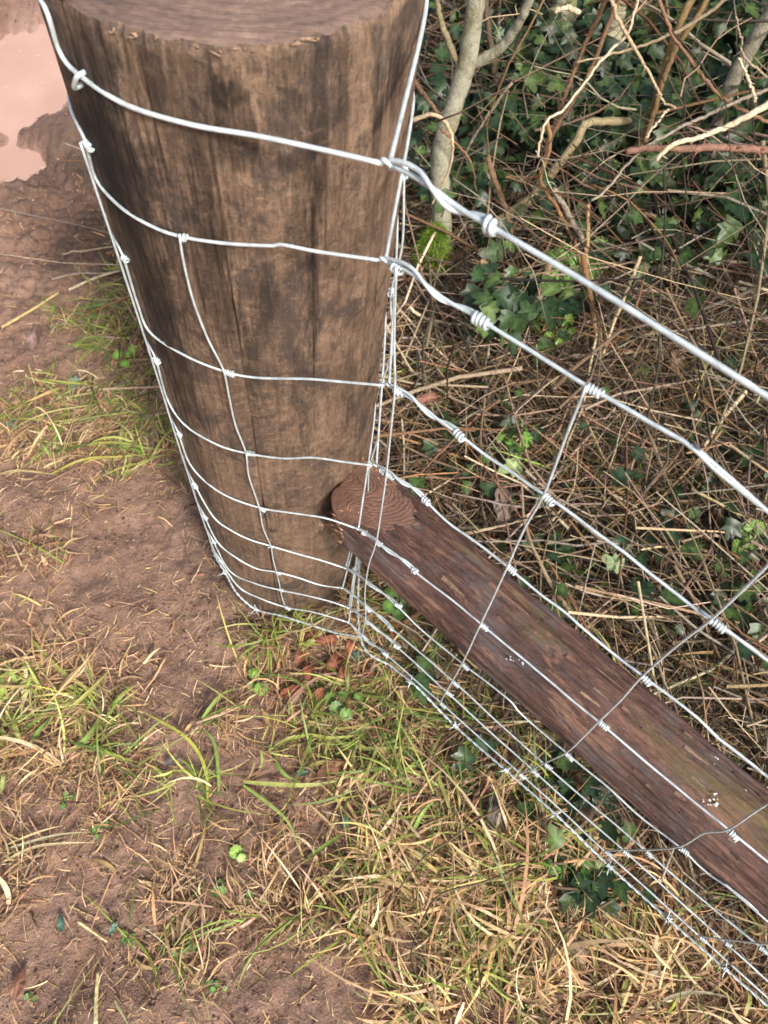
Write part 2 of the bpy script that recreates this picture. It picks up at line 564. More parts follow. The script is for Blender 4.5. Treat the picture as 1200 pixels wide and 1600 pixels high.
def post_theta(x, y, r=PR):
    v = ray(x, y); h = v[:2]
    A = h @ h; B = -2 * h @ P; C = P @ P - r * r
    D = B * B - 4 * A * C
    k = (-B - math.sqrt(max(D, 0))) / (2 * A)
    X = EYE + v * k
    if D < 0:
        w = X[:2] - P; w = w / np.linalg.norm(w) * r
        X = np.array([P[0] + w[0], P[1] + w[1], X[2]])
    return X, math.atan2(X[1] - P[1], X[0] - P[0])


# the line of the brace strut, which sits in a shallow notch in the post
SOFF = 0.345
A0 = on_plane(549, 776, SOFF); B0 = on_plane(957, 1127, SOFF)
ax = (B0 - A0) / np.linalg.norm(B0 - A0)
upv = np.array([0, 0, 1.0]); upv -= ax * ax.dot(upv); upv /= np.linalg.norm(upv)
side = np.cross(upv, ax)
STRUT0 = A0 - ax * 0.035
TOP_Z = float(np.mean([post_theta(x, y)[0][2] for x, y in ((250, 58), (330, 72), (400, 76), (470, 70), (540, 52))]))
post = thing('strainer_post', 'thick round weathered brown timber fence post with sawn top', 'fence post', (P[0], P[1], 0))
nth, nz = 720, 270
TH = np.linspace(0, 2 * math.pi, nth, endpoint=False)
ZZ = np.concatenate([np.linspace(-0.25, TOP_Z - 0.03, nz - 14), TOP_Z - 0.03 * (1 - np.linspace(0.08, 1, 14))])
th2, z2 = np.meshgrid(TH, ZZ)
cu, cv = np.cos(th2) * 3, np.sin(th2) * 3
rr = PR + 0.0035 * (fbm(cu * 1.2 + 5, cv * 1.2 + z2 * 0.8, 3, 61) - 0.5) * 2 + 0.0012 * (fbm(cu * 9 + 5, cv * 9 + z2 * 1.5, 3, 71) - 0.5) * 2
rr += 0.0005 * (fbm(th2 * 30, z2 * 9, 3, 81) - 0.5) * 2
tint = np.ones_like(rr)


def crack(px, y0, y1, w, dep, seed):
    """a drying crack that follows the grain"""
    global rr, tint
    a0 = post_theta(px, (y0 + y1) / 2)
    zt = post_theta(px, y0)[0][2]; zb = post_theta(px, y1)[0][2]
    wob = 0.018 * (fbm(z2 * 5 + seed, z2 * 0 + seed, 3, seed) - 0.5)
    d_ = np.abs((th2 - a0[1] + wob + math.pi) % (2 * math.pi) - math.pi) * PR
    k = sstep(z2, zb - 0.03, zb + 0.05) * sstep(z2, zt + 0.03, zt - 0.05)
    k = k * (0.45 + 0.55 * sstep(vnoise(z2 * 11, z2 * 0 + seed, seed + 1), 0.25, 0.5))
    g = np.clip(1 - d_ / w, 0, 1)
    rr -= dep * g * k
    tint *= 1 - 0.60 * k * np.clip(1 - d_ / (w * 0.9), 0, 1)


crack(381, 250, 930, 0.0014, 0.005, 3)
crack(492, 300, 700, 0.0012, 0.004, 5)
crack(512, 180, 420, 0.0013, 0.003, 8)
crack(235, 60, 300, 0.0011, 0.002, 19)
crack(600, 90, 300, 0.0013, 0.003, 23)
crack(560, 520, 760, 0.0015, 0.004, 27)
crack(345, 330, 560, 0.0012, 0.002, 31)


def stain(px, py, wx, wz, k, seed):
    """a dark creosote or knot stain, ragged along the grain"""
    global tint
    X, a0 = post_theta(px, py)
    da = ((th2 - a0 + math.pi) % (2 * math.pi) - math.pi) * PR
    d2 = np.sqrt((da / wx) ** 2 + ((z2 - X[2]) / wz) ** 2)
    d2 = d2 + 0.9 * (fbm(th2 * 18, z2 * 26, 4, seed) - 0.5) + 1.1 * (fbm(th2 * 75, z2 * 45, 4, seed + 3) - 0.5)
    tint *= 1 - k * sstep(d2, 1.05, 0.45)


stain(350, 150, 0.017, 0.012, 0.72, 101)
stain(360, 215, 0.022, 0.028, 0.62, 102)
stain(205, 330, 0.050, 0.16, 0.55, 103)
stain(180, 250, 0.03, 0.10, 0.45, 115)
stain(215, 420, 0.035, 0.20, 0.45, 131)
stain(300, 700, 0.03, 0.18, 0.4, 132)
stain(300, 190, 0.025, 0.06, 0.4, 133)
stain(475, 330, 0.018, 0.08, 0.4, 134)
stain(262, 520, 0.03, 0.14, 0.45, 116)
stain(320, 300, 0.012, 0.08, 0.45, 117)
stain(500, 250, 0.010, 0.10, 0.5, 118)
stain(535, 150, 0.006, 0.08, 0.5, 119)
stain(545, 600, 0.012, 0.10, 0.4, 121)
stain(390, 560, 0.010, 0.10, 0.4, 122)
stain(470, 620, 0.010, 0.08, 0.4, 123)
stain(330, 430, 0.018, 0.10, 0.55, 104)
stain(490, 440, 0.008, 0.11, 0.6, 105)
stain(240, 120, 0.020, 0.03, 0.45, 106)
stain(290, 620, 0.03, 0.1, 0.42, 107)
stain(300, 780, 0.03, 0.1, 0.4, 108)
stain(425, 830, 0.011, 0.007, 0.6, 109)
stain(620, 120, 0.013, 0.035, 0.6, 110)
stain(585, 180, 0.007, 0.05, 0.55, 111)
stain(440, 130, 0.014, 0.03, 0.35, 112)
stain(150, 230, 0.022, 0.07, 0.5, 113)
stain(415, 470, 0.012, 0.05, 0.45, 114)
# foot of the post, tint darker towards the ground with an uneven edge
tint *= 1 - 0.35 * sstep(z2 + 0.10 * (fbm(th2 * 5, z2 * 6, 3, 120) - 0.5), 0.16, 0.02)
# the broken arris at the top
pw = np.stack([P[0] + rr * np.cos(th2), P[1] + rr * np.sin(th2), z2], -1) - STRUT0
qx = pw @ upv; qy = pw @ np.cross(ax, upv)
not_ = (np.hypot(qx, qy) < 0.060) & (pw @ ax > -0.02)
rr = np.where(not_, np.minimum(rr, 0.106), rr)
tint = np.where(not_, tint * 0.8, tint)
edge = np.clip((z2 - (TOP_Z - 0.006)) / 0.006, 0, 1)
rr -= edge ** 2 * (0.0012 + 0.0035 * sstep(fbm(th2 * 14, th2 * 0, 3, 91), 0.45, 0.75))
V = np.stack([rr * np.cos(th2), rr * np.sin(th2), z2], -1)
ids = np.arange(nth * nz).reshape(nz, nth)
F = np.stack([ids[:-1], np.roll(ids[:-1], -1, 1), np.roll(ids[1:], -1, 1), ids[1:]], -1).reshape(-1, 4)
mb = MB(); mb.add(V, F, np.stack([tint] * 3, -1).reshape(-1, 3))
mb.build('shaft', M_POST, post)
# sawn top, joined to the ragged edge
rim = V[-1]
K = 26
rings_ = []
for k in range(K + 1):
    f_ = 1 - k / K
    w = rim * [f_, f_, 1]
    saw_ = 0.0012 * (fbm(w[:, 0] * 25, w[:, 1] * 110, 3, 95) - 0.5) * 2 + 0.004 * (fbm(w[:, 0] * 9, w[:, 1] * 9, 3, 97) - 0.5)
    w[:, 2] += saw_ * min(1, k / 1.5) + (0.0012 if k else 0)
    rings_.append(w)
V2 = np.vstack(rings_)
ids = np.arange((K + 1) * nth).reshape(K + 1, nth)
F = np.stack([ids[:-1], np.roll(ids[:-1], -1, 1), np.roll(ids[1:], -1, 1), ids[1:]], -1).reshape(-1, 4)
mb = MB(); mb.add(V2, F)
mb.build('sawn_top', M_TOP, post)
# splinters left along the arris by the saw
mb = MB()
for k in range(230):
    a = random.uniform(0, 2 * math.pi)
    if 0.2 < a < 2.9 and random.random() < 0.6: continue
    r_ = PR - random.uniform(-0.0005, 0.0035)
    p0 = np.array([r_ * math.cos(a), r_ * math.sin(a), TOP_Z - random.uniform(0.0, 0.005)])
    L = random.uniform(0.001, 0.004) + 0.009 * random.random() ** 3
    p1 = p0 + np.array([random.uniform(-.5, .5) * L, random.uniform(-.5, .5) * L, random.uniform(-0.2, 0.5) * L]) + np.array([-math.sin(a), math.cos(a), 0]) * random.uniform(-1, 1) * L
    g = random.uniform(0.6, 1.15)
    tube(mb, [p0, p1], [random.uniform(0.0004, 0.0013), 0.0002], 4, (0.33 * g, 0.215 * g, 0.14 * g))
o = mb.build('splinters', M_RIM, post); o['kind'] = 'stuff'

# ------------------------------------------------------------------ brace strut
# local z runs along the pole, x towards the sky, y sideways
RM = Matrix([[float(upv[i]), float(np.cross(ax, upv)[i]), float(ax[i])] for i in range(3)]).to_4x4()
start = STRUT0
strut = thing('brace_strut', 'dark peeled round pole propped against the post behind the wire netting', 'brace pole', start)
strut.rotation_euler = RM.to_euler()
nth2, nl = 260, 240
TH = np.linspace(0, 2 * math.pi, nth2, endpoint=False)
LEN = 2.3


def strut_r(th, u):
    r = 0.0556 - 0.0026 * np.clip(u, 0, 0.8) / 0.45
    c, s_ = np.cos(th) * 2, np.sin(th) * 2
    r = r + 0.0045 * (fbm(c + u * 3, s_ + 7 + u * 1.2, 3, 131) - 0.5) * 2 + 0.0018 * (fbm(c * 7 + 3, s_ * 7 + u * 9, 3, 141) - 0.5) * 2
    # flakes of inner bark stand proud in long strips
    fl = fbm(th * 7, u * 5, 3, 151)
    r = r + 0.0022 * sstep(fl, 0.52, 0.57) - 0.0018 * sstep(fl, 0.44, 0.40)
    return r


def cut_u(x, y):
    """scarf cut that leaves a ring face looking up, with a ragged foot against the post"""
    u = -0.025 + 3.0 * x - 0.2 * y
    u = np.maximum(u, 0.010 + 0.30 * y + 30 * np.maximum(0, y - 0.015) ** 2 + 0.008 * fbm(x * 60, y * 60, 3, 171))
    return u + 0.0008 * (fbm(x * 90 + 3, y * 90 + 3, 3, 161) - 0.5)


uu = np.concatenate([np.linspace(0, 1, 190) * 1.0, np.linspace(1.0, LEN, 50)[1:]])
th2, k2 = np.meshgrid(TH, uu)
r0 = strut_r(TH, TH * 0 + 0.05)
u0 = cut_u(r0 * np.cos(TH), r0 * np.sin(TH))
U = u0[None] + (LEN - u0[None]) * (k2 / LEN)
R_ = strut_r(th2, U)
R_[0] = r0 - 0.0006
V = np.stack([R_ * np.cos(th2), R_ * np.sin(th2), U], -1)
ids = np.arange(V.shape[0] * nth2).reshape(V.shape[0], nth2)
F = np.stack([ids[:-1], np.roll(ids[:-1], -1, 1), np.roll(ids[1:], -1, 1), ids[1:]], -1).reshape(-1, 4)
mossy = sstep(np.cos(th2 + 0.1), 0.80, 0.97)
mb = MB(); mb.add(V, F, np.stack([mossy] * 3, -1).reshape(-1, 3))
mb.build('pole', M_STRUT, strut)
K = 30
rings_ = []
for k in range(K + 1):
    f_ = 1 - k / K
    x = (r0 - 0.0006) * f_ * np.cos(TH); y = (r0 - 0.0006) * f_ * np.sin(TH)
    rd = np.hypot(x, y + 0.010)
    z = cut_u(x, y) + (0.0000 * np.sin(rd * 1300) if k else 0)
    if k == 0: z = u0
    rings_.append(np.stack([x, y, z], -1))
V2 = np.vstack(rings_)
ids = np.arange((K + 1) * nth2).reshape(K + 1, nth2)
F = np.stack([ids[1:], np.roll(ids[1:], -1, 1), np.roll(ids[:-1], -1, 1), ids[:-1]], -1).reshape(-1, 4)
mb = MB(); mb.add(V2, F)
mb.build('ring_face', M_RING, strut)
# rough splintered edge where the pole was sawn to the post
mb = MB()
for k in range(260):
    th = rng.uniform(0, 6.283)
    r_ = float(strut_r(np.array([th]), np.array([0.05]))[0]) * (1 - 0.25 * rng.random() ** 2)
    x, y = r_ * math.cos(th), r_ * math.sin(th)
    u = float(cut_u(np.array([x]), np.array([y]))[0])
    if u > 0.075: continue
    L = rng.gamma(2.5, 0.0016)
    v = np.array([rng.normal(0, 0.5), rng.normal(0, 0.5), -0.9]) * L
    g = rng.uniform(0.6, 1.2)
    tube(mb, [np.array([x, y, u + 0.002]), np.array([x, y, u + 0.0005]) + v], [rng.uniform(0.0006, 0.0016), 0.0003], 4, np.array([0.44, 0.25, 0.145]) * g)
o = mb.build('splinters', M_RIM, strut); o['kind'] = 'stuff'
mb = MB()
for k in range(150):
    th = rng.normal(-0.1, 0.75); u = rng.uniform(0.16, 1.2)
    L = rng.gamma(3, 0.006); w = rng.uniform(0.001, 0.0035)
    r_ = float(strut_r(np.array([th]), np.array([u]))[0])
    pts = []
    for f_ in (0, 0.5, 1.0):
        pts.append((th, u + L * f_, r_ + 0.0004 + 0.0022 * f_ ** 2 * rng.uniform(0.2, 1)))
    V = []
    for t_i, u_i, r_i in pts:
        for sd_ in (-1, 1):
            a_ = t_i + sd_ * w / r_i * (1 - 0.7 * (u_i - u) / L)
            V.append([r_i * math.cos(a_), r_i * math.sin(a_), u_i])
    g = rng.uniform(0.5, 1.3)
    mb.add(V, [[0, 1, 3, 2], [2, 3, 5, 4]], np.array([[0.17, 0.095, 0.065], [0.10, 0.062, 0.05], [0.23, 0.15, 0.10]][k % 3]) * g)
o = mb.build('bark_flakes', M_RIM, strut); o['kind'] = 'stuff'
# pale bird-lime spots and bits of dry grass stuck on the pole


def strut_at(px, py, lift=0.0):
    v = ray(px, py)
    o_ = np.array(start)
    # nearest hit with the tapered cylinder
    w = EYE - o_
    best = None
    for k in np.linspace(0.5, 1.3, 1600):
        X = EYE + v * k - o_
        u = X @ ax
        d_ = np.linalg.norm(X - ax * u)
        if d_ < 0.0578 - 0.0026 * u / 0.45 + lift: return EYE + v * k
    return None


mb = MB()
for cx, cy, n_, sp in ((1110, 1253, 16, 9), (1165, 1240, 6, 5), (796, 1030, 5, 3), (818, 1036, 4, 3), (1113, 1190, 6, 8)):
    for k in range(n_):
        X = strut_at(cx + random.gauss(0, sp), cy + random.gauss(0, sp * 0.7), 0.001)
        if X is None: continue
        r_ = random.uniform(0.0004, 0.0015)
        a = np.linspace(0, 2 * math.pi, 7)[:-1]
        nn = X - np.array(start); nn -= ax * nn.dot(ax); nn /= np.linalg.norm(nn)
        s1 = np.cross(nn, ax)
        ring = [X + r_ * (math.cos(q) * ax * random.uniform(.7, 1.3) + math.sin(q) * s1) for q in a]
        mb.add([X + nn * 0.0012] + ring, [[0, 1 + q, 1 + (q + 1) % 6] for q in range(6)], (0.66, 0.64, 0.62))
o = mb.build('bird_lime', M_RIM, strut)
o.matrix_parent_inverse = (Matrix.Translation(Vector([float(q) for q in start])) @ RM).inverted()
o['kind'] = 'stuff'

# ------------------------------------------------------------------ wires
HT = {}
FRONT = {
    0: [(72, 15), (95, 85), (130, 122), (200, 165), (300, 195), (400, 212), (500, 233), (608, 258)],
    1: [(133, 220), (150, 280), (190, 325), (240, 355), (285, 370), (350, 380), (425, 384), (440, 382), (490, 392), (545, 400), (602, 408)],
    2: [(192, 400), (215, 475), (235, 520), (290, 556), (350, 580), (400, 590), (480, 592), (540, 597), (608, 603)],
    3: [(243, 560), (262, 625), (290, 665), (340, 695), (385, 708), (440, 716), (490, 715), (540, 722), (588, 728)],
    4: [(278, 675), (300, 730), (345, 770), (405, 793), (460, 802), (510, 810), (560, 827)],
    5: [(303, 755), (333, 807), (360, 828), (390, 843), (423, 853), (463, 865), (500, 875), (540, 888)],
    6: [(319, 805), (340, 847), (367, 870), (400, 888), (433, 894), (467, 903), (500, 914), (535, 919)],
    7: [(333, 845), (360, 893), (400, 912), (438, 922), (477, 930), (517, 940), (545, 950)],
    8: [(344, 875), (373, 917), (407, 935), (447, 949), (483, 955), (517, 964), (545, 973)],
}
BARBF = [(351, 893), (370, 927), (400, 952), (440, 962), (487, 977), (523, 988), (563, 995)]
FENCE = {
    0: [(608, 258), (640, 272), (680, 297), (720, 327), (760, 350), (900, 432), (1050, 525), (1200, 620)],
    1: [(602, 408), (640, 425), (690, 462), (743, 496), (800, 530), (860, 568), (915, 603), (1000, 652), (1060, 684), (1090, 706), (1120, 736), (1200, 803)],
    2: [(608, 603), (650, 628), (690, 658), (713, 675), (760, 712), (850, 772), (950, 844), (983, 869), (1008, 890), (1054, 925), (1110, 968), (1200, 1033)],
    3: [(588, 728), (605, 738), (640, 758), (662, 780), (700, 815), (740, 845), (793, 885), (846, 929), (887, 959), (908, 978), (950, 1015), (1004, 1056), (1054, 1092), (1096, 1127), (1117, 1150), (1150, 1175), (1200, 1215)],
    4: [(560, 827), (590, 847), (620, 868), (645, 890), (680, 917), (751, 975), (830, 1040), (936, 1128), (1000, 1183), (1060, 1233), (1139, 1297), (1200, 1347)],
    5: [(540, 888), (577, 910), (620, 945), (660, 985), (723, 1037), (770, 1073), (800, 1097), (815, 1117), (885, 1177), (950, 1230), (1000, 1275), (1062, 1324), (1100, 1360), (1140, 1388), (1165, 1407), (1200, 1440)],
    6: [(535, 919), (578, 950), (608, 978), (655, 1018), (707, 1064), (850, 1193), (1010, 1330), (1100, 1408), (1185, 1478), (1200, 1490)],
    7: [(545, 950), (575, 970), (617, 1008), (698, 1081), (832, 1203), (973, 1328), (1050, 1397), (1132, 1472), (1200, 1534)],
    8: [(545, 973), (568, 995), (600, 1020), (689, 1099), (812, 1209), (946, 1330), (1092, 1463), (1200, 1560)],
}
BARBR = [(563, 995), (613, 1042), (650, 1072), (712, 1135), (790, 1203), (870, 1274), (952, 1353), (1043, 1435), (1135, 1515), (1200, 1572)]
J2 = {}


def wire_paths(front, fence, gap, off=FB):
    """3-D path: far end of the fence -> tie -> round the back of the post -> front -> tie"""
    fen = [on_plane(x, y, off) for x, y in fence]
    d_ = fen[-1] - fen[-3]; d_ /= np.linalg.norm(d_)
    far = fen[-1] + d_ * 0.75
    J = fen[0]
    r = PR + gap
    # tangents from the tie to the round of the post
    w = J[:2] - P; L = np.linalg.norm(w); aj = math.atan2(w[1], w[0]); da = math.acos(min(1, r / L))
    a_front, a_back = aj - da, aj + da
    Tf = P + r * np.array([math.cos(a_front), math.sin(a_front)])
    fr = []
    for x, y in front:
        X, a = post_theta(x, y, r)
        rel = (a - aj + math.pi) % (2 * math.pi) - math.pi
        if rel > -da:                       # beyond the tangent: on the straight run to the tie
            v = ray(x, y)
            e = J[:2] - Tf; nn = np.array([-e[1], e[0]])
            k = (Tf @ nn) / (v[:2] @ nn)
            X = EYE + v * k
        fr.append(X)
    a0 = math.atan2(fr[0][1] - P[1], fr[0][0] - P[0])
    # round the back from a_back up to a0 (through the far side)
    span = (a0 - a_back) % (2 * math.pi)
    back = []
    for f_ in np.linspace(0, 1, 14)[:-1]:
        a = a_back + span * f_
        z = J[2] * (1 - f_) + fr[0][2] * f_ + 0.006 * math.sin(f_ * 9 + J[2] * 40) * math.sin(math.pi * f_)
        back.append(np.array([P[0] + r * math.cos(a), P[1] + r * math.sin(a), z]))
    return far, fen, back, fr


net = thing('wire_netting', 'pale galvanised stock netting wrapped and tied round the post', 'wire fence', on_plane(700, 900, FB))
NINV = Matrix.Translation(-Vector([float(q) for q in net.location]))
RW, RS = 0.00120, 0.00100


def child(mb, name, m, parent, inv):
    o = mb.build(name, m, parent)
    o.matrix_parent_inverse = inv
    return o


def coil(pos, axis, r_coil, r_w, turns, pitch, seed=0, tail=None):
    """wire wound round another wire"""
    ax_ = axis / np.linalg.norm(axis)
    ax_ = ax_ + rng.normal(0, 0.10, 3); ax_ /= np.linalg.norm(ax_)
    turns = turns * rng.uniform(0.72, 1.08); pitch = pitch * rng.uniform(0.92, 1.06); r_coil = r_coil * rng.uniform(0.95, 1.05)
    ref = np.array([0.3, 0.2, 1.0]); a = np.cross(ax_, ref); a /= np.linalg.norm(a); b = np.cross(ax_, a)
    r_w = r_w * 1.10; r_coil = r_coil * 1.03; pitch = pitch * 1.08; turns = turns * 1.12
    n_ = int(turns * 12) + 1
    ph = rng.uniform(0, 6.283)
    pts = []
    for i in range(n_):
        t = i / (n_ - 1)
        an = ph + t * turns * 2 * math.pi
        rad = r_coil * (1 + 0.11 * math.sin(an * 1.7 + seed * 2.3))
        pts.append(pos + ax_ * (t * turns * pitch) + rad * (math.cos(an) * a + math.sin(an) * b))
    if tail is not None: pts.append(pts[-1] + tail)
    mb = MB(); tube(mb, np.array(pts), r_w, 6)
    return mb


BACKW = {}
TW = {0: 4, 1: 3, 2: 3, 3: 3, 4: 3, 5: 2, 6: 2, 7: 2, 8: 2}
for i in range(0, 9):
    rw = 0.00162 if i == 0 else (RW * 1.10 if i == 1 else RW)
    far, fen, back, fr = wire_paths(FRONT[i], FENCE[i], rw + 0.0012)
    BACKW[i] = (fen[0], back, fr)
    if i == 0:
        root = thing('straining_wire', 'thick plain bright wire tied round the top of the post above the netting', 'fence wire', on_plane(900, 432, FB))
        inv = Matrix.Translation(-Vector([float(q) for q in root.location]))
    else:
        root, inv = net, NINV
    # the line itself, from off the frame to the tie and round the back and front
    mb = MB()
    fw = smooth_path(fen, 70)
    if i: fw[8:] += 0.0009 * (np.stack([fbm(np.linspace(0, 9, 62) + 3.3 * i + k * 11, np.zeros(62) + i, 2, 3) for k in range(3)], 1) - 0.5) * 2
    path = np.vstack([[far], fw[::-1]])
    tube(mb, smooth_path(path, 110), rw, 8)
    child(mb, 'line_wire', M_WIRE, root, inv)
    mb = MB()
    loop = np.vstack([[fen[0]], back, fr])
    p_ = smooth_path(loop, 170)
    # end of the wire: small eye round the standing wire, then twisted back along it
    e = fen[TW[i]] - fen[0]; el = np.linalg.norm(e); e_ = e / el
    upn = np.array([0, 0, 1.0]); upn -= e_ * e_.dot(upn); upn /= np.linalg.norm(upn)
    outn = np.cross(e_, upn)
    if outn[:2] @ N > 0: outn = -outn
    eye = []
    rl = rw * 2.6
    for a in np.linspace(-0.5, 1.5 * math.pi, 16)[1:]:
        eye.append(fen[0] - e_ * rl * 0.4 + rl * (math.sin(a) * (upn * 0.8 + outn * 0.5) - math.cos(a) * e_ * 0.8))
    mb2 = MB()
    tube(mb, np.vstack([p_[:-1]]), rw, 8)
    child(mb, 'wrap_wire', M_WIRE, root, inv)
    main = smooth_path(fen[:TW[i] + 1], 44)
    u = np.linspace(0, 1, 44)[:, None]
    turns = 1.0
    amp = rw * 2.02 + (rw * 1.5) * np.sin(math.pi * np.clip(u * 2.0, 0, 1))
    ang = math.pi * (0.5 - 1.6 * sstep(u, 0.30, 1.0))
    pair = main + amp * (np.sin(ang) * upn + np.cos(ang) * outn)
    tube(mb2, smooth_path(np.vstack([p_[-2:-1], eye, pair[1:]]), 110), rw, 8)
    child(mb2, 'tie_wire', M_WIRE, root, inv)
    k = coil(fen[TW[i]] - e_ * rw * 1, e_, rw * 2.05, rw, 2.4 if i == 0 else 3.2, rw * 2.25, i, tail=outn * rw * 3 + upn * rw * 2)
    child(k, 'tie_coil', M_WIRE, root, inv)
    # where the round-the-back wire turns out to the tie
    if i:
        k = coil(fen[0] + e_ * rw * 5, e_, rw * 2.0, RS, 3.3, RS * 2.2, i + 3)
        if i in (1, 2, 3, 4): child(k, 'knot', M_WIRE, root, inv)

# upright stay wires, kinked a little at each line wire, with a wound knot on every crossing
S0 = [(619, 417), (617, 480), (616, 545), (617, 606), (611, 670), (604, 738), (597, 790), (588, 846), (577, 880), (572, 908), (570, 930), (571, 948), (571, 968), (566, 992)]
S1 = [(916, 603), (885, 680), (850, 772), (820, 825), (793, 885), (770, 935), (751, 975), (735, 1010), (722, 1037), (707, 1064), (697, 1081), (687, 1099)]
S2 = [(1290, 770), (1240, 830), (1200, 882), (1160, 922), (1111, 968), (1060, 1007), (1004, 1056), (970, 1094), (935, 1128), (910, 1153), (885, 1176), (850, 1193), (830, 1203), (811, 1209)]
S3 = [(1330, 1190), (1200, 1256), (1138, 1296), (1100, 1302), (1062, 1323), (1010, 1328), (973, 1328), (945, 1330)]
S4 = [(1330, 1470), (1200, 1475), (1180, 1473), (1132, 1468), (1091, 1462)]
KN = {'a': (S0, [(617, 606), (604, 738), (588, 846), (574, 909), (571, 948), (571, 968), (566, 992)]),
      'b': (S1, [(915, 603), (850, 772), (793, 885), (751, 975), (723, 1037), (707, 1064), (698, 1081), (689, 1099)]),
      'c': (S2, [(1111, 968), (1004, 1056), (936, 1128), (885, 1177), (852, 1194), (832, 1203), (812, 1209)]),
      'd': (S3, [(1139, 1297), (1062, 1324), (1010, 1330), (973, 1328), (946, 1330)]),
      'e': (S4, [(1185, 1478), (1132, 1472), (1092, 1463)])}
FDIR = on_plane(1000, 1100, FB) - on_plane(900, 1015, FB); FDIR /= np.linalg.norm(FDIR)
for key, (st, kn) in KN.items():
    mb = MB()
    pts = [on_plane(x, y, FB - 0.0032) for x, y in st]
    tube(mb, smooth_path(pts, 90), RS, 7)
    child(mb, 'stay_wire', M_STAY, net, NINV)
    for q, (x, y) in enumerate(kn):
        x0 = on_plane(x, y, FB)
        k = coil(x0 + FDIR * 0.0005, FDIR, RW + RS * 0.95, RS, 3.8 + 0.7 * random.random(), RS * 2.12, q + 1)
        child(k, 'knot', M_WIRE, net, NINV)
# stays on the post: the one on its face, the one on its left flank, the one just behind its right flank
pr = PR + 0.0062
face = [(280, 366), (287, 410), (302, 470), (325, 530), (349, 578), (358, 620), (368, 665), (384, 707), (389, 745), (405, 793), (411, 825), (423, 853), (427, 875), (432, 894), (436, 910), (438, 922), (442, 938), (446, 948)]
mb = MB(); tube(mb, smooth_path([post_theta(x, y, pr)[0] for x, y in face], 90), RS, 7)
child(mb, 'stay_wire', M_STAY, net, NINV)
for q, (x, y) in enumerate([(282, 369), (352, 581), (386, 708), (406, 794), (420, 853), (432, 894), (438, 922), (447, 949)]):
    X, a = post_theta(x, y, PR + 0.003)
    X2 = post_theta(x + 12, y + 3 + (1 if q > 2 else 0), PR + 0.003)[0]
    child(coil(X, X2 - X, RW + RS * 0.95, RS, 3.2 if q else 2.0, RS * 2.2, q + 2), 'knot', M_WIRE, net, NINV)
left = [BACKW[i][2][0] for i in range(1, 9)]
lp = []
for X in left:
    w = X[:2] - P; w = w / np.linalg.norm(w) * pr
    lp.append(np.array([P[0] + w[0], P[1] + w[1], X[2]]))
mb = MB(); tube(mb, smooth_path(lp, 60), RS, 7); child(mb, 'stay_wire', M_STAY, net, NINV)
for q, X in enumerate(left):
    w = X[:2] - P; tg = np.array([-w[1], w[0], 0])
    child(coil(X, tg, RW + RS, RS, 3.2, RS * 2.2, q), 'knot', M_WIRE, net, NINV)
rp = []
for i in range(1, 9):
    J, back, fr = BACKW[i]
    rp.append(J * 0.45 + back[0] * 0.55 + np.array([0.003 * math.sin(i * 2.1), 0.002, 0]))
mb = MB()
rp2 = []
for i in range(len(rp)):
    rp2.append(rp[i])
    if i < len(rp) - 1: rp2.append((rp[i] + rp[i + 1]) / 2 + np.array([0.007 * (1 if i % 2 else 0.6), -0.004, 0]))
tube(mb, smooth_path(rp2, 90), RS, 7); child(mb, 'stay_wire', M_STAY, net, NINV)
for i in range(1, 9):
    J, back, fr = BACKW[i]
    child(coil(rp[i - 1], back[0] - J, RW + RS, RS, 3.2, RS * 2.2, i), 'knot', M_WIRE, net, NINV)

# barbed wire along the bottom: two strands twisted, four-point barbs
far, fen, back, fr = wire_paths(BARBF, BARBR, 0.003, FB - 0.002)
bw = thing('barbed_wire', 'galvanised barbed wire strung low along the bottom of the netting', 'barbed wire', on_plane(790, 1203, FB))
BINV = Matrix.Translation(-Vector([float(q) for q in bw.location]))
full = smooth_path(np.vstack([[far], np.array(fen[::-1]), back, fr]), 900)
t_, A_, B_ = frames(full)
Ls = np.concatenate([[0], np.cumsum(np.linalg.norm(np.diff(full, axis=0), axis=1))])
for s_ in (0, 1):
    an = Ls / 0.024 * 2 * math.pi + s_ * math.pi
    mb = MB()
    tube(mb, full + 0.00105 * (np.cos(an)[:, None] * A_ + np.sin(an)[:, None] * B_), 0.00092, 6)
    child(mb, 'strand', M_STAY if s_ else M_WIRE, bw, BINV)
barbs = [(X, FDIR) for X in (on_plane(x, y, FB - 0.002) for x, y in [(641, 1066), (712, 1134), (790, 1203), (868, 1273), (952, 1353), (1043, 1434), (1133, 1513)])]
for x, y in ((400, 952), (487, 977), (352, 895)):
    X = post_theta(x, y, PR + 0.003)[0]; w = X[:2] - P
    barbs.append((X, np.array([-w[1], w[0], 0.0])))
for q, (X, d_) in enumerate(barbs):
    d_ = d_ / np.linalg.norm(d_)
    mb = coil(X - d_ * 0.003, d_, 0.0026, 0.0009, 3.0, 0.0021, q)
    ref = np.array([0, 0, 1.0]); a = np.cross(d_, ref); a /= np.linalg.norm(a); b = np.cross(d_, a)
    for s_, an in ((1, 0.5 + q), (-1, 0.5 + q), (1, 2.1 + q), (-1, 2.1 + q)):
        v = (a * math.cos(an) + b * math.sin(an)) * s_ + d_ * 0.35 * s_
        tube(mb, [X + v * 0.001, X + v * 0.006, X + v * 0.0125], [0.0009, 0.0009, 0.0002], 5)
    child(mb, 'barb', M_WIRE, bw, BINV)

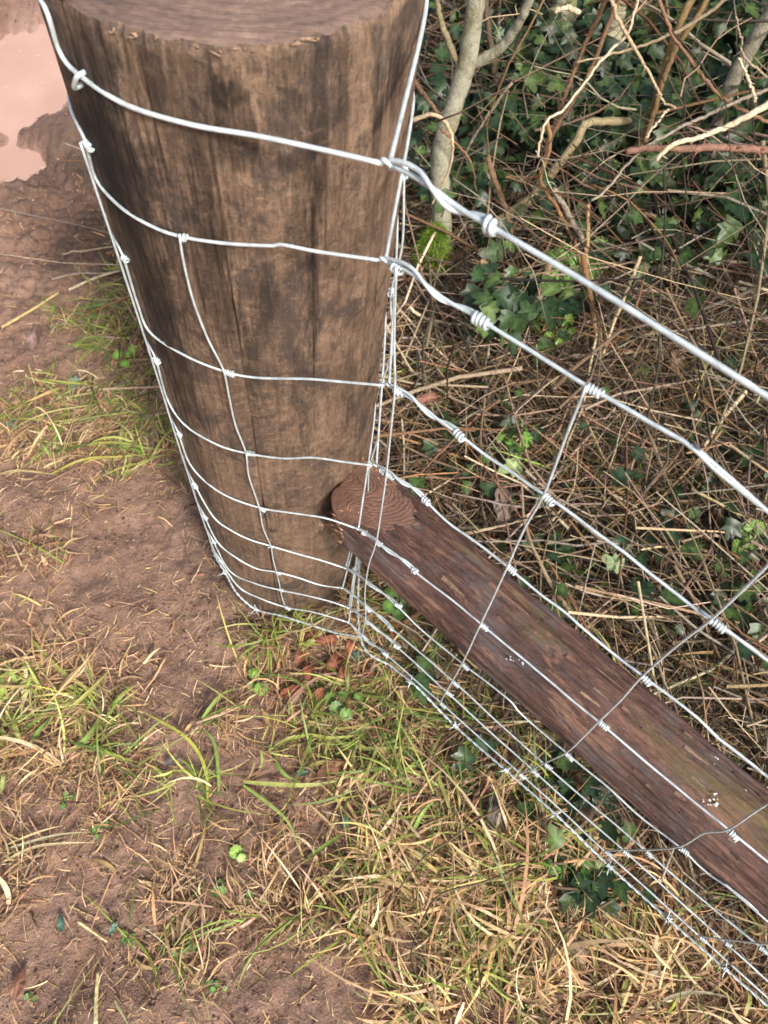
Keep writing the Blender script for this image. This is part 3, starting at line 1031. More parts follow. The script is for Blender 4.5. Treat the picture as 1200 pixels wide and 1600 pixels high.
# the staple that pins the top wire
X, a = post_theta(131, 122, PR)
nrm = np.array([math.cos(a), math.sin(a), 0]); tg = np.array([-math.sin(a), math.cos(a), 0])
dz = np.array([0, 0, 1.0]); dgn = dz * 0.82 + tg * 0.57
pts = []
for k in range(13):
    f_ = math.pi * k / 12
    pts.append(X + dgn * (np.sign(math.cos(f_)) * abs(math.cos(f_)) ** 0.5 * 0.0085) + nrm * (0.0030 + math.sin(f_) ** 0.5 * 0.0036))
pts = [pts[0] - nrm * 0.012] + pts + [pts[-1] - nrm * 0.012]
mb = MB(); tube(mb, smooth_path(pts, 40), 0.0017, 8)
o = mb.build('fence_staple', M_WIRE)
tag(o, 'galvanised staple driven over the top wire on the left of the post', 'staple')

# ------------------------------------------------------------------ grass, straw, litter
STRAW = np.array([[0.52, 0.345, 0.185], [0.44, 0.27, 0.14], [0.62, 0.455, 0.275], [0.33, 0.195, 0.105], [0.25, 0.145, 0.085], [0.48, 0.34, 0.155], [0.20, 0.115, 0.07]])
GREEN = np.array([[0.20, 0.27, 0.05], [0.30, 0.34, 0.08], [0.13, 0.20, 0.04], [0.38, 0.38, 0.13], [0.09, 0.15, 0.035]])


def ribbons(mb, base, head, length, width, pitch, droop, col, seg=5, lat=None, hover=0.002, clampz=True):
    """thin folded leaf blades that start at base, rise with pitch and bend over by droop"""
    n_ = len(base)
    u = np.linspace(0, 1, seg + 1)
    lat = np.zeros(n_) if lat is None else lat
    pts = np.zeros((n_, seg + 1, 3)); pts[:, 0] = base
    for k in range(seg):
        el = pitch - droop * (k + 0.5) / seg
        hd = head + lat * (k + 0.5) / seg
        st = (length / seg)[:, None] * np.stack([np.cos(el) * np.cos(hd), np.cos(el) * np.sin(hd), np.sin(el)], -1)
        pts[:, k + 1] = pts[:, k] + st
    if clampz:
        gz = ground_z(pts[..., 0], pts[..., 1]) + hover if np.isscalar(hover) else ground_z(pts[..., 0], pts[..., 1]) + hover[:, None]
        pts[..., 2] = np.maximum(pts[..., 2], gz)
    hd = head[:, None] + lat[:, None] * u[None]
    roll = rng.normal(0, 0.5, n_)[:, None] + u[None] * rng.normal(0, 0.6, n_)[:, None]
    side_ = np.stack([-np.sin(hd) * np.cos(roll), np.cos(hd) * np.cos(roll), np.sin(roll)], -1)
    w = width[:, None] * np.where(u < 0.25, 0.7 + 1.2 * u, 1.0 - 0.93 * ((np.maximum(u, 0.25) - 0.25) / 0.75) ** 1.6)[None]
    Lf = pts - side_ * w[..., None] * 0.5; Rt = pts + side_ * w[..., None] * 0.5
    V = np.stack([Lf, Rt], 2).reshape(n_, -1, 3)
    m_ = (seg + 1) * 2
    i0 = np.arange(seg) * 2
    F1 = np.stack([i0, i0 + 1, i0 + 3, i0 + 2], -1)
    F = (np.arange(n_)[:, None, None] * m_ + F1[None]).reshape(-1, 4)
    c = np.repeat(col, m_, 0)
    mb.add(V.reshape(-1, 3), F, c)


def pick(pal, n_, jit=0.25, p=None):
    c = pal[rng.choice(len(pal), n_, p=p)]
    return np.clip(c * (1 + rng.normal(0, jit, (n_, 1))) * (1 + rng.normal(0, 0.06, (n_, 3))), 0.01, 0.85)


def in_view(x, y, margin=160, z=None):
    z = ground_z(x, y) if z is None else z
    X = np.stack([x, y, z - CAM_H], -1) @ CM
    px = 600 + FPX * X[..., 0] / X[..., 2]; py = 800 + FPX * X[..., 1] / X[..., 2]
    return (px > -margin) & (px < 1200 + margin) & (py > -margin) & (py < 1600 + margin) & (X[..., 2] > 0.05), px, py


def scatter(n_, x0=-1.5, x1=1.7, y0=-0.4, y1=2.6, dens=None, margin=160):
    """points spread on the ground near the view, thinned by a density map"""
    out = []
    got = 0
    while got < n_:
        x = rng.uniform(x0, x1, n_ * 2); y = rng.uniform(y0, y1, n_ * 2)
        ok, px, py = in_view(x, y, margin)
        if dens is not None: ok &= rng.random(len(x)) < dens(x, y)
        out.append(np.stack([x[ok], y[ok]], -1)); got += ok.sum()
    return np.vstack(out)[:n_]


BARE = [(on_ground(x, y), r) for x, y, r in [(265, 920, 0.15), (190, 860, 0.10), (330, 990, 0.09), (60, 350, 0.30), (60, 770, 0.09), (60, 1470, 0.07), (170, 1420, 0.05),
        (390, 1540, 0.09), (520, 1560, 0.07), (300, 1200, 0.06), (560, 1250, 0.05), (60, 1270, 0.06), (240, 1280, 0.06), (480, 1300, 0.06), (640, 1480, 0.05), (110, 1330, 0.05), (60, 230, 0.4), (60, 60, 0.5),
        (360, 1330, 0.06), (30, 540, 0.07), (120, 560, 0.05), (620, 1560, 0.05)]]
LUSH = [(on_ground(x, y), r) for x, y, r in [(950, 1500, 0.24), (800, 1420, 0.16), (720, 1320, 0.12), (650, 1180, 0.13), (520, 1150, 0.10), (60, 1080, 0.11), (250, 480, 0.14), (230, 620, 0.16), (120, 680, 0.12),
        (1100, 1400, 0.15), (780, 1560, 0.12), (400, 1390, 0.09), (320, 1500, 0.06), (180, 1240, 0.06), (480, 1440, 0.08), (1000, 1080, 0.2), (130, 1140, 0.08), (40, 1350, 0.05), (420, 1020, 0.07)]]


def cover(x, y):
    c = 0.16 + 1.15 * sstep(fbm(x * 8, y * 8, 4, 201), 0.42, 0.66)
    for p_, r in LUSH:
        c = c + 1.1 * np.exp(-((x - p_[0]) ** 2 + (y - p_[1]) ** 2) / r ** 2)
    for p_, r in BARE:
        c = c * (1 - 0.93 * np.exp(-(((x - p_[0]) ** 2 + (y - p_[1]) ** 2) / r ** 2) ** 1.3))
    s, q = sq(x, y)
    c = c * (1 - 0.97 * sstep(s, 0.62, 0.95) * sstep(q, 0.75, 0.35))
    c = c * sstep(np.hypot(x - P[0], y - P[1]), PR + 0.004, PR + 0.01)
    return np.clip(c, 0, 1.6) / 1.6


def verge(x, y):
    """the strip on the hedge side of the wire"""
    s, q = sq(x, y)
    return sstep(q + 0.25 * (fbm(x * 7, y * 7, 3, 211) - 0.5), -0.05, 0.22) * sstep(s - 0.45 * q, 0.75, 0.45) * sstep(np.hypot(x - P[0], y - P[1]), PR, PR + 0.02)


# short crushed straw pressed into the soil of the path
mb = MB()
n_ = 17000
xy = scatter(n_, y1=1.6, dens=lambda x, y: np.clip(cover(x, y) * 1.2 + 0.05, 0, 1) * (1 - 0.8 * verge(x, y)), margin=120)
z = ground_z(xy[:, 0], xy[:, 1]) + rng.random(n_) ** 2 * 0.012
ribbons(mb, np.column_stack([xy, z]), rng.uniform(0, 6.283, n_), rng.gamma(3, 0.0075, n_), rng.uniform(0.0009, 0.0026, n_), rng.normal(0.05, 0.25, n_), rng.normal(0.05, 0.4, n_),
        pick(STRAW, n_, 0.28), 2, rng.normal(0, 0.5, n_), 0.001)
tag(mb.build('straw_litter', M_BLADE), kind='stuff')
mb = MB()
n_ = 26000
xy = scatter(n_, y1=1.5, dens=lambda x, y: np.clip(cover(x, y) * 0.8 + 0.26, 0, 1) * (1 - 0.8 * verge(x, y)), margin=80)
z = ground_z(xy[:, 0], xy[:, 1]) + rng.random(n_) ** 2 * 0.008
ribbons(mb, np.column_stack([xy, z]), rng.uniform(0, 6.283, n_), rng.gamma(2.5, 0.0042, n_), rng.uniform(0.0008, 0.0022, n_), rng.normal(0.05, 0.2, n_), rng.normal(0.0, 0.3, n_),
        pick(STRAW, n_, 0.35), 1, None, 0.001)
tag(mb.build('chaff', M_BLADE), kind='stuff')
# loose crumbs of soil
mb = MB()
n_ = 9000
xy = scatter(n_, y1=2.3, dens=lambda x, y: (0.15 + 0.85 * sstep(fbm(x * 10, y * 10, 3, 261), 0.45, 0.65)) * (1 - verge(x, y)), margin=60)
oc = np.array([[1, 0, 0], [-1, 0, 0], [0, 1, 0], [0, -1, 0], [0, 0, 1], [0, 0, -1.0]])
of = np.array([[0, 2, 4], [2, 1, 4], [1, 3, 4], [3, 0, 4], [2, 0, 5], [1, 2, 5], [3, 1, 5], [0, 3, 5]])
rs = np.minimum(rng.gamma(2.2, 0.0010, n_), 0.0036)
th_ = rng.uniform(0, 6.283, n_)
V = oc[None] * rng.uniform(0.6, 1.3, (n_, 6, 1)) * rs[:, None, None] * np.array([1, 1, 0.7])
V = np.stack([V[..., 0] * np.cos(th_)[:, None] - V[..., 1] * np.sin(th_)[:, None], V[..., 0] * np.sin(th_)[:, None] + V[..., 1] * np.cos(th_)[:, None], V[..., 2]], -1)
V = V + np.column_stack([xy, ground_z(xy[:, 0], xy[:, 1]) + rs * 0.3])[:, None]
mb.add(V.reshape(-1, 3), (np.arange(n_)[:, None, None] * 6 + of[None]).reshape(-1, 3), np.repeat(pick(np.array([[0.22, 0.125, 0.085], [0.16, 0.09, 0.062], [0.28, 0.17, 0.115], [0.10, 0.06, 0.045]]), n_, 0.25), 6, 0))
tag(mb.build('soil_crumbs', M_TWIG, None, False), kind='stuff')
# long dead grass blades, matted
mb = MB()
n_ = 11500
xy = scatter(n_, y1=1.7, dens=lambda x, y: np.clip(cover(x, y) ** 1.5 * 1.5, 0, 1) * (1 - 0.6 * verge(x, y)), margin=160)
z = ground_z(xy[:, 0], xy[:, 1]) + rng.random(n_) ** 2 * 0.015
hd = (fbm(xy[:, 0] * 4, xy[:, 1] * 4, 2, 221) - 0.5) * 16 + rng.normal(0, 0.8, n_)
ribbons(mb, np.column_stack([xy, z]), hd, rng.gamma(4, 0.0128, n_), rng.gamma(4, 0.00056, n_), rng.normal(0.30, 0.25, n_), rng.normal(0.75, 0.4, n_),
        pick(STRAW, n_, 0.25), 6, rng.normal(0, 0.9, n_), rng.random(n_) * 0.010 + 0.001)
tag(mb.build('dead_grass', M_BLADE), kind='stuff')
# the thick pale straw mat at the lower right
mb = MB()
n_ = 2700
MAT = [(on_ground(x, y), r) for x, y, r in [(950, 1500, 0.17), (1100, 1420, 0.12), (790, 1430, 0.13), (700, 1560, 0.10), (1050, 1590, 0.14), (640, 1330, 0.08), (60, 1120, 0.07), (1180, 1560, 0.1)]]
nc_ = n_ // 14
cc = scatter(nc_, y1=1.2, dens=lambda x, y: np.clip(sum(np.exp(-((x - c[0]) ** 2 + (y - c[1]) ** 2) / r ** 2) for c, r in MAT), 0, 1) * (0.25 + sstep(fbm(x * 9, y * 9, 3, 281), 0.38, 0.6)), margin=160)
n_ = nc_ * 14
lean = rng.uniform(0, 6.283, nc_)
xy = np.repeat(cc, 14, 0) + rng.normal(0, 0.009, (n_, 2))
z = ground_z(xy[:, 0], xy[:, 1]) + rng.random(n_) * 0.02
hd = np.repeat(lean, 14) + rng.normal(0, 0.75, n_)
ribbons(mb, np.column_stack([xy, z]), hd, rng.gamma(5, 0.014, n_), rng.gamma(5, 0.00058, n_), rng.normal(0.20, 0.20, n_), rng.normal(0.7, 0.4, n_),
        np.where(rng.random((n_, 1)) < 0.08, pick(GREEN * 1.2, n_, 0.25), pick(STRAW[[0, 1, 2, 5]] * 1.1, n_, 0.2)), 6, rng.normal(0, 0.8, n_), rng.random(n_) * 0.02 + 0.001)
tag(mb.build('straw_mat', M_BLADE), kind='stuff')
# living blades among it
mb = MB()
n_ = 2000
xy = scatter(n_, y1=1.7, dens=lambda x, y: np.clip(cover(x, y) ** 2 * 1.5, 0, 1) * sstep(fbm(x * 6, y * 6, 3, 231), 0.40, 0.62) * (1 - 0.5 * verge(x, y)), margin=160)
z = ground_z(xy[:, 0], xy[:, 1])
hd = (fbm(xy[:, 0] * 5, xy[:, 1] * 5, 2, 241) - 0.5) * 18 + rng.normal(0, 0.7, n_)
ribbons(mb, np.column_stack([xy, z]), hd, rng.gamma(5, 0.018, n_), rng.uniform(0.0016, 0.0042, n_), rng.normal(0.5, 0.3, n_), rng.normal(0.95, 0.4, n_),
        pick(GREEN, n_, 0.22), 6, rng.normal(0, 0.7, n_), rng.random(n_) * 0.014 + 0.002)
tag(mb.build('green_grass', M_BLADE), kind='stuff')

# brighter living clumps
mb = MB()
GS = [(on_ground(x, y), r) for x, y, r in [(50, 1070, 0.075), (130, 1110, 0.05), (600, 1190, 0.06), (480, 1150, 0.06), (180, 480, 0.07), (60, 700, 0.06), (230, 690, 0.06), (760, 1500, 0.06), (560, 1320, 0.06), (300, 1210, 0.04), (450, 1010, 0.04)]]
nc_ = 84
cc = scatter(nc_, y1=1.4, dens=lambda x, y: np.clip(sum(np.exp(-((x - c[0]) ** 2 + (y - c[1]) ** 2) / r ** 2) for c, r in GS), 0, 1), margin=40)
n_ = nc_ * 9
xy = np.repeat(cc, 9, 0) + rng.normal(0, 0.006, (n_, 2))
z = ground_z(xy[:, 0], xy[:, 1])
ribbons(mb, np.column_stack([xy, z]), np.repeat(rng.uniform(0, 6.283, nc_), 9) + rng.normal(0, 0.8, n_), rng.gamma(6, 0.011, n_), rng.gamma(7, 0.00042, n_), rng.normal(0.55, 0.3, n_), rng.normal(1.0, 0.4, n_),
        pick(np.array([[0.26, 0.32, 0.06], [0.34, 0.37, 0.09], [0.16, 0.24, 0.05], [0.42, 0.41, 0.15]]), n_, 0.18), 6, rng.normal(0, 0.6, n_), rng.random(n_) * 0.02 + 0.004)
tag(mb.build('green_grass', M_BLADE), kind='stuff')
# thatch of dry stalks and twigs under the hedge
BROWN = np.array([[0.12, 0.084, 0.053], [0.20, 0.14, 0.088], [0.08, 0.055, 0.037], [0.36, 0.275, 0.18], [0.13, 0.105, 0.08], [0.15, 0.085, 0.043], [0.05, 0.037, 0.028], [0.25, 0.205, 0.155]])


def stalks(mb, n_, dens, lift, lng, rad, pal, y1=2.6, pitch=0.25, sides=3):
    xy = scatter(n_, y1=y1, dens=dens, margin=200)
    gz = ground_z(xy[:, 0], xy[:, 1])
    hd = rng.uniform(0, 6.283, n_)
    L = rng.gamma(4, lng / 4, n_)
    el = rng.normal(0, pitch, n_)
    seg = 4
    u = np.linspace(-0.5, 0.5, seg + 1)
    bend = rng.normal(0, 0.6, n_); sag = rng.normal(0, 0.35, n_)
    pts = np.zeros((n_, seg + 1, 3))
    h2 = hd[:, None] + bend[:, None] * u[None]
    e2 = el[:, None] + sag[:, None] * u[None]
    step = np.stack([np.cos(e2) * np.cos(h2), np.cos(e2) * np.sin(h2), np.sin(e2)], -1) * (L / seg)[:, None, None]
    step += rng.normal(0, 0.10, step.shape) * (L / seg)[:, None, None]
    pts = np.cumsum(step, 1); pts -= pts.mean(1, keepdims=True)
    pts += np.column_stack([xy, gz + lift(xy[:, 0], xy[:, 1], n_)])[:, None]
    pts[..., 2] = np.maximum(pts[..., 2], ground_z(pts[..., 0], pts[..., 1]) + 0.001)
    dp = np.hypot(pts[..., 0] - P[0], pts[..., 1] - P[1]).min(1)
    keep = dp > PR + 0.012
    pts = pts[keep]; L = L[keep]; m_ = len(pts)
    r = rng.gamma(4, rad / 4, m_)
    tp = np.linspace(1, 0.5, seg + 1)
    t = np.gradient(pts, axis=1); t /= np.linalg.norm(t, axis=2, keepdims=True) + 1e-9
    ref = np.array([0.13, 0.21, 0.97])
    A = np.cross(t, ref); A /= np.linalg.norm(A, axis=2, keepdims=True) + 1e-9
    B = np.cross(t, A)
    th = np.arange(sides) * 2 * math.pi / sides
    V = pts[:, :, None] + (r[:, None] * tp[None])[:, :, None, None] * (np.cos(th)[None, None, :, None] * A[:, :, None] + np.sin(th)[None, None, :, None] * B[:, :, None])
    i = np.arange(seg)[:, None] * sides; j = np.arange(sides)[None]; k = (j + 1) % sides
    F1 = np.stack([i + j, i + k, i + sides + k, i + sides + j], -1).reshape(-1, 4)
    F = (np.arange(m_)[:, None, None] * ((seg + 1) * sides) + F1[None]).reshape(-1, 4)
    mb.add(V.reshape(-1, 3), F, np.repeat(pick(pal, m_, 0.3), (seg + 1) * sides, 0))


def hedge_in(x, y):
    s, q = sq(x, y)
    return sstep(q, 0.45, 0.9) * sstep(s - 0.35 * q, 0.75, 0.45)


mb = MB()
stalks(mb, 8500, lambda x, y: verge(x, y) * (1 - 0.45 * hedge_in(x, y)), lambda x, y, n: rng.random(n) ** 1.7 * (0.035 + 0.10 * hedge_in(x, y)), 0.15, 0.0013, BROWN)
stalks(mb, 560, lambda x, y: verge(x, y) * (0.3 + hedge_in(x, y)) * sstep(sq(x, y)[1], 0.18, 0.4), lambda x, y, n: 0.02 + rng.random(n) * (0.04 + 0.28 * hedge_in(x, y)), 0.38, 0.0022, BROWN, pitch=0.35, sides=4)
stalks(mb, 1250, lambda x, y: verge(x, y) * (1 - 0.6 * hedge_in(x, y)) * sstep(sq(x, y)[1], 0.0, 0.35), lambda x, y, n: 0.015 + rng.random(n) * 0.07, 0.30, 0.0021, np.array([[0.36, 0.27, 0.17], [0.26, 0.19, 0.12], [0.20, 0.13, 0.08], [0.44, 0.35, 0.24], [0.22, 0.18, 0.14], [0.22, 0.12, 0.06]]), pitch=0.2, sides=4)
tag(mb.build('twig_litter', M_TWIG), kind='stuff')
mb = MB()
n_ = 4600
xy = scatter(n_, y1=2.2, dens=lambda x, y: verge(x, y) * (1 - 0.75 * hedge_in(x, y)) * (0.25 + sstep(fbm(x * 7, y * 7, 3, 251), 0.35, 0.6)), margin=160)
z = ground_z(xy[:, 0], xy[:, 1]) + rng.random(n_) * 0.03
ribbons(mb, np.column_stack([xy, z]), rng.uniform(0, 6.283, n_), rng.gamma(5, 0.02, n_), rng.uniform(0.001, 0.003, n_), rng.normal(0.25, 0.3, n_), rng.normal(0.6, 0.4, n_),
        np.where(rng.random((n_, 1)) < 0.13, pick(GREEN * 0.8, n_, 0.3), pick(STRAW * 0.62, n_, 0.4)), 5, rng.normal(0, 0.8, n_), rng.random(n_) * 0.03 + 0.001)
tag(mb.build('verge_grass', M_BLADE), kind='stuff')

# ------------------------------------------------------------------ hedge: trunks, canes, twigs
GREY = (0.26, 0.245, 0.175); OLIVE = (0.20, 0.17, 0.095); TAN = (0.42, 0.32, 0.20); BRN = (0.20, 0.115, 0.065)
ORG = (0.27, 0.15, 0.07); RED = (0.20, 0.085, 0.055); PALE = (0.55, 0.45, 0.31); MOSSY = (0.22, 0.215, 0.085)


def wood(px, w0, w1, Y0, Y1=None, sides=8, col=GREY, n=40, knobs=0.12, name=None, label=None, cat=None, parent=None, part=None, thorns=0, group=None, ground_first=False):
    """a stem through these pixels, standing at depth Y0..Y1; widths in photo pixels become metres there"""
    Y1 = Y0 if Y1 is None else Y1
    m_ = len(px)
    pts = []
    for k, (x, y) in enumerate(px):
        pts.append(on_vert(x, y, Y0 + (Y1 - Y0) * k / max(1, m_ - 1)))
    pts = np.array(pts)
    z0 = (pts[0] - EYE) @ CM[:, 2]; z1 = (pts[-1] - EYE) @ CM[:, 2]
    p = smooth_path(pts, n)
    p = p + rng.normal(0, 1, p.shape) * 0.0007 + 0.004 * (np.stack([fbm(np.linspace(0, 6, n) + k * 7.3 + m_ + w0, np.zeros(n) + px[0][0] * 0.11, 3, 7) for k in range(3)], 1) - 0.5)
    r = np.linspace(w0 * z0, w1 * z1, n) / FPX / 2
    sd = rng.uniform(0, 99)
    r = r * (1 + knobs * (fbm(np.linspace(0, 9, n) + sd, np.zeros(n) + sd, 3, 5) - 0.5) * 2)
    mb = MB()
    c = np.array(col) * (0.8 + 0.4 * fbm(np.linspace(0, 7, n) + sd, np.zeros(n) + 3, 3, 9))[:, None]
    tube(mb, p, r, sides, c)
    for k in range(thorns):
        i = rng.integers(2, n - 2); v = rng.normal(0, 1, 3); v /= np.linalg.norm(v)
        tube(mb, [p[i], p[i] + v * r[i] * 1.2, p[i] + v * (r[i] + rng.uniform(0.006, 0.014))], [r[i] * 0.5, r[i] * 0.35, 0.0002], 5, np.array(col) * 0.8)
    if parent is not None:
        o = mb.build(part, M_BARK if part == 'trunk' or w0 > 12 else M_TWIG, parent)
        o.matrix_parent_inverse = Matrix.Translation(-parent.location)
    else:
        o = mb.build(name, M_BARK if 'tree' in name else M_TWIG)
        tag(o, label, cat, group)
    return p


t = thing('hawthorn_tree', 'grey hawthorn stem rising from a mossy base beside the post', 'tree', on_ground(688, 395))
wood([(690, 420), (690, 345), (688, 300), (688, 262), (692, 225), (705, 180), (720, 130), (733, 75), (742, 10), (752, -120)], 31, 27, 1.26, 1.33, 14, GREY, 70, 0.16, parent=t, part='trunk')
wood([(738, 100), (760, 90), (785, 72), (805, 45), (822, 10), (850, -60)], 17, 12, 1.315, 1.27, 9, GREY, 40, 0.12, parent=t, part='branch', thorns=5)
wood([(712, 95), (700, 62), (688, 30), (680, -20)], 11, 8, 1.315, 1.36, 8, OLIVE, 30, parent=t, part='branch')
wood([(645, 190), (675, 178), (695, 190), (706, 215), (706, 250), (693, 285), (675, 320)], 7, 3, 1.23, 1.19, 7, TAN, 36, parent=t, part='branch', thorns=3)
wood([(690, 200), (722, 235), (738, 262), (745, 300)], 5, 2, 1.25, 1.22, 6, BRN, 24, parent=t, part='branch')

W = [  # path, widths, depth, colour, name, label, category, thorns
 ([(1000, -30), (985, 45), (950, 82), (912, 132), (880, 170), (850, 195), (840, 245)], 5, 4, 1.22, 1.10, PALE, 'twig', 'pale thorny twig curving down in front of the dark ivy', 'twig', 8),
 ([(948, -20), (972, 42), (990, 75), (1015, 115), (1035, 155), (1057, 171)], 7, 3.5, 1.2, 1.12, TAN, 'twig', 'short light twig hooked at its tip over the ivy', 'twig', 6),
 ([(955, -20), (920, 55), (900, 100), (880, 155), (860, 210), (846, 270)], 8, 6, 1.35, 1.28, BRN, 'bramble_cane', 'upper of two parallel dark brown prickly canes', 'cane', 16),
 ([(975, -20), (950, 40), (920, 115), (890, 165), (865, 210), (850, 250)], 8, 6, 1.32, 1.26, BRN, 'bramble_cane', 'lower of two parallel dark brown prickly canes', 'cane', 16),
 ([(852, 185), (860, 230), (845, 280), (870, 325), (900, 385), (914, 438)], 7, 6, 1.22, 1.15, ORG, 'bramble_cane', 'bent orange brown cane hanging down to the green herbs', 'cane', 0),
 ([(1160, -20), (1085, 35), (1030, 62), (970, 82), (900, 98)], 7, 3, 1.25, 1.3, TAN, 'twig', 'long straight light twig slanting across the top corner', 'twig', 4),
 ([(1022, -20), (1045, 45), (1070, 80), (1095, 115), (1130, 155), (1165, 175), (1230, 205)], 6, 6, 1.15, 1.05, BRN, 'bramble_cane', 'thin brown cane sagging from the top edge to the right edge', 'cane', 3),
 ([(1085, -10), (1065, 30), (1040, 100), (1018, 175), (1000, 225)], 13, 11, 1.42, 1.36, (0.25, 0.17, 0.075), 'dead_stalk', 'thick ochre dead stalk leaning in the hedge', 'stalk', 0),
 ([(1110, -10), (1092, 20), (1052, 85), (1022, 170), (1008, 222)], 9, 9, 1.40, 1.35, (0.22, 0.14, 0.065), 'dead_stalk', 'thinner dead stalk crossing behind the thick ochre one', 'stalk', 0),
 ([(1290, 120), (1200, 163), (1175, 176), (1130, 202), (1090, 214), (1060, 222), (1036, 238), (1024, 252)], 12, 7, 1.0, 0.96, PALE, 'broken_branch', 'bare cream coloured branch with splintered tip at the right edge', 'branch', 3),
 ([(1290, 234), (1200, 233), (1100, 231), (1025, 232), (980, 237)], 13, 10, 1.02, 1.02, (0.23, 0.125, 0.085), 'bramble_cane', 'thick red prickly bramble snapped off, lying level', 'bramble', 40),
 ([(1260, 115), (1150, 160), (1080, 190), (1025, 220), (990, 245), (950, 295), (926, 314)], 6, 4, 1.08, 1.0, (0.30, 0.25, 0.19), 'twig', 'slender grey twig passing behind the red bramble', 'twig', 5),
 ([(1000, 185), (985, 190), (920, 192), (900, 220), (870, 260), (840, 300), (795, 335), (770, 348)], 12, 14, 1.45, 1.28, (0.33, 0.265, 0.145), 'cut_pole', 'pale olive pole leaning diagonally with a kink near its top', 'pole', 0),
 ([(690, 277), (740, 279), (800, 277), (880, 276)], 6, 6, 1.38, 1.4, ORG, 'bramble_cane', 'level orange cane passing behind the hawthorn stem', 'cane', 2),
 ([(753, 409), (770, 425), (800, 447), (822, 470)], 12, 10, 1.12, 1.16, OLIVE, 'pruned_shoot', 'olive stem cut off clean with an orange end', 'cut stem', 0),
 ([(865, 296), (888, 335), (910, 372)], 9, 8, 1.2, 1.15, (0.32, 0.26, 0.20), 'dead_stick', 'short straight grey stick beside the bent orange cane', 'stick', 0),
 ([(919, 320), (918, 380), (916, 442)], 6, 6, 1.16, 1.08, (0.36, 0.22, 0.11), 'dead_stalk', 'upright tan stalk standing among the green herbs', 'stalk', 0),
 ([(910, 395), (925, 480), (936, 548)], 9, 8, 1.1, 1.0, ORG, 'dead_stalk', 'orange brown stalk running down from the herbs to the wire', 'stalk', 0),
 ([(1000, 400), (975, 465), (950, 530), (922, 612)], 6, 5, 1.05, 0.92, TAN, 'dead_stalk', 'long tan stalk slanting under the middle fence wire', 'stalk', 0),
 ([(640, 480), (660, 495), (700, 505), (735, 507)], 5, 4, 1.05, 1.05, PALE, 'dead_stalk', 'pale bent straw close to the right side of the post', 'stalk', 0),
 ([(890, 555), (960, 552), (1035, 546)], 5, 4, 0.98, 0.98, PALE, 'dead_stalk', 'level cream straw between the top two wires', 'stalk', 0),
 ([(800, 130), (770, 170), (740, 215), (725, 245)], 5, 3, 1.42, 1.4, (0.3, 0.24, 0.17), 'twig', 'fine grey twig crossing in front of the ivy near the hawthorn', 'twig', 3),
 ([(640, 120), (665, 150), (683, 175)], 8, 6, 1.5, 1.45, BRN, 'hedge_shoot', 'dark thin stem between the post and the hawthorn', 'stem', 0),
 ([(775, 150), (770, 90), (760, 20), (755, -40)], 10, 9, 1.62, 1.7, (0.10, 0.075, 0.05), 'hedge_shoot', 'shaded upright stem right behind the hawthorn', 'stem', 0),
 ([(862, 35), (880, 20), (885, -20), (890, -60)], 40, 34, 1.75, 1.8, MOSSY, 'old_hedge_tree', 'stubby mossy trunk at the top edge above the ivy', 'trunk', 0),
 ([(958, 60), (965, 20), (972, -30)], 26, 22, 1.6, 1.65, (0.33, 0.31, 0.19), 'old_hedge_tree', 'pale mossy stem behind the crossing canes at the top edge', 'trunk', 0),
 ([(985, 85), (1000, 45), (1015, 0), (1030, -50)], 40, 36, 1.72, 1.8, MOSSY, 'old_hedge_tree', 'thick mossy trunk with dark bark behind the ochre stalks', 'trunk', 0),
 ([(1105, 270), (1120, 200), (1145, 125), (1175, 70), (1215, 0)], 26, 24, 1.42, 1.55, (0.21, 0.185, 0.13), 'old_hedge_tree', 'rough grey green trunk leaning out at the right edge', 'trunk', 0),
 ([(905, 20), (885, 12), (868, 18)], 8, 6, 1.3, 1.27, PALE, 'broken_branch', 'short broken twig stub at the top edge', 'branch', 0),
 ([(1210, 130), (1165, 90), (1158, 60), (1150, 25)], 4, 3, 1.2, 1.2, (0.32, 0.25, 0.17), 'twig', 'forked fine twig in the upper right corner', 'twig', 8),
 ([(1155, 90), (1170, 125), (1180, 158)], 4, 5, 1.02, 1.0, PALE, 'twig', 'pale spur standing up from the cream branch', 'twig', 3),
 ([(1043, 172), (1020, 200), (1010, 216)], 4, 3, 1.08, 1.05, PALE, 'twig', 'tiny pale twig just above the snapped bramble', 'twig', 0),
 ([(760, 245), (790, 330), (800, 380)], 10, 9, 1.3, 1.22, (0.20, 0.12, 0.07), 'dead_stalk', 'ragged brown stalk between the hawthorn and the leaning pole', 'stalk', 0),
 ([(838, 480), (850, 440), (862, 405)], 12, 11, 1.08, 1.14, (0.34, 0.25, 0.15), 'dead_stalk', 'stout tan stub standing below the bent orange cane', 'stalk', 0),
]
for px, w0, w1, Y0, Y1, col, nm, lb, ct, th in W:
    wood(px, w0, w1, Y0, Y1, 8, col, 44, 0.14, nm, lb, ct, thorns=th)
# orange cut face of the olive stem
c0 = on_vert(753, 409, 1.12)
mb = MB(); c1 = on_vert(757, 412.5, 1.122)
tube(mb, [c0 + (c0 - c1) * 0.25, c0 + (c0 - c1) * 0.1, c1], [0.0042, 0.0055, 0.0054], 10, (0.62, 0.33, 0.13))
cs = [o for o in COL.objects if o.name == 'pruned_shoot'][0]
mb.build('cut_end', M_RIM, cs)
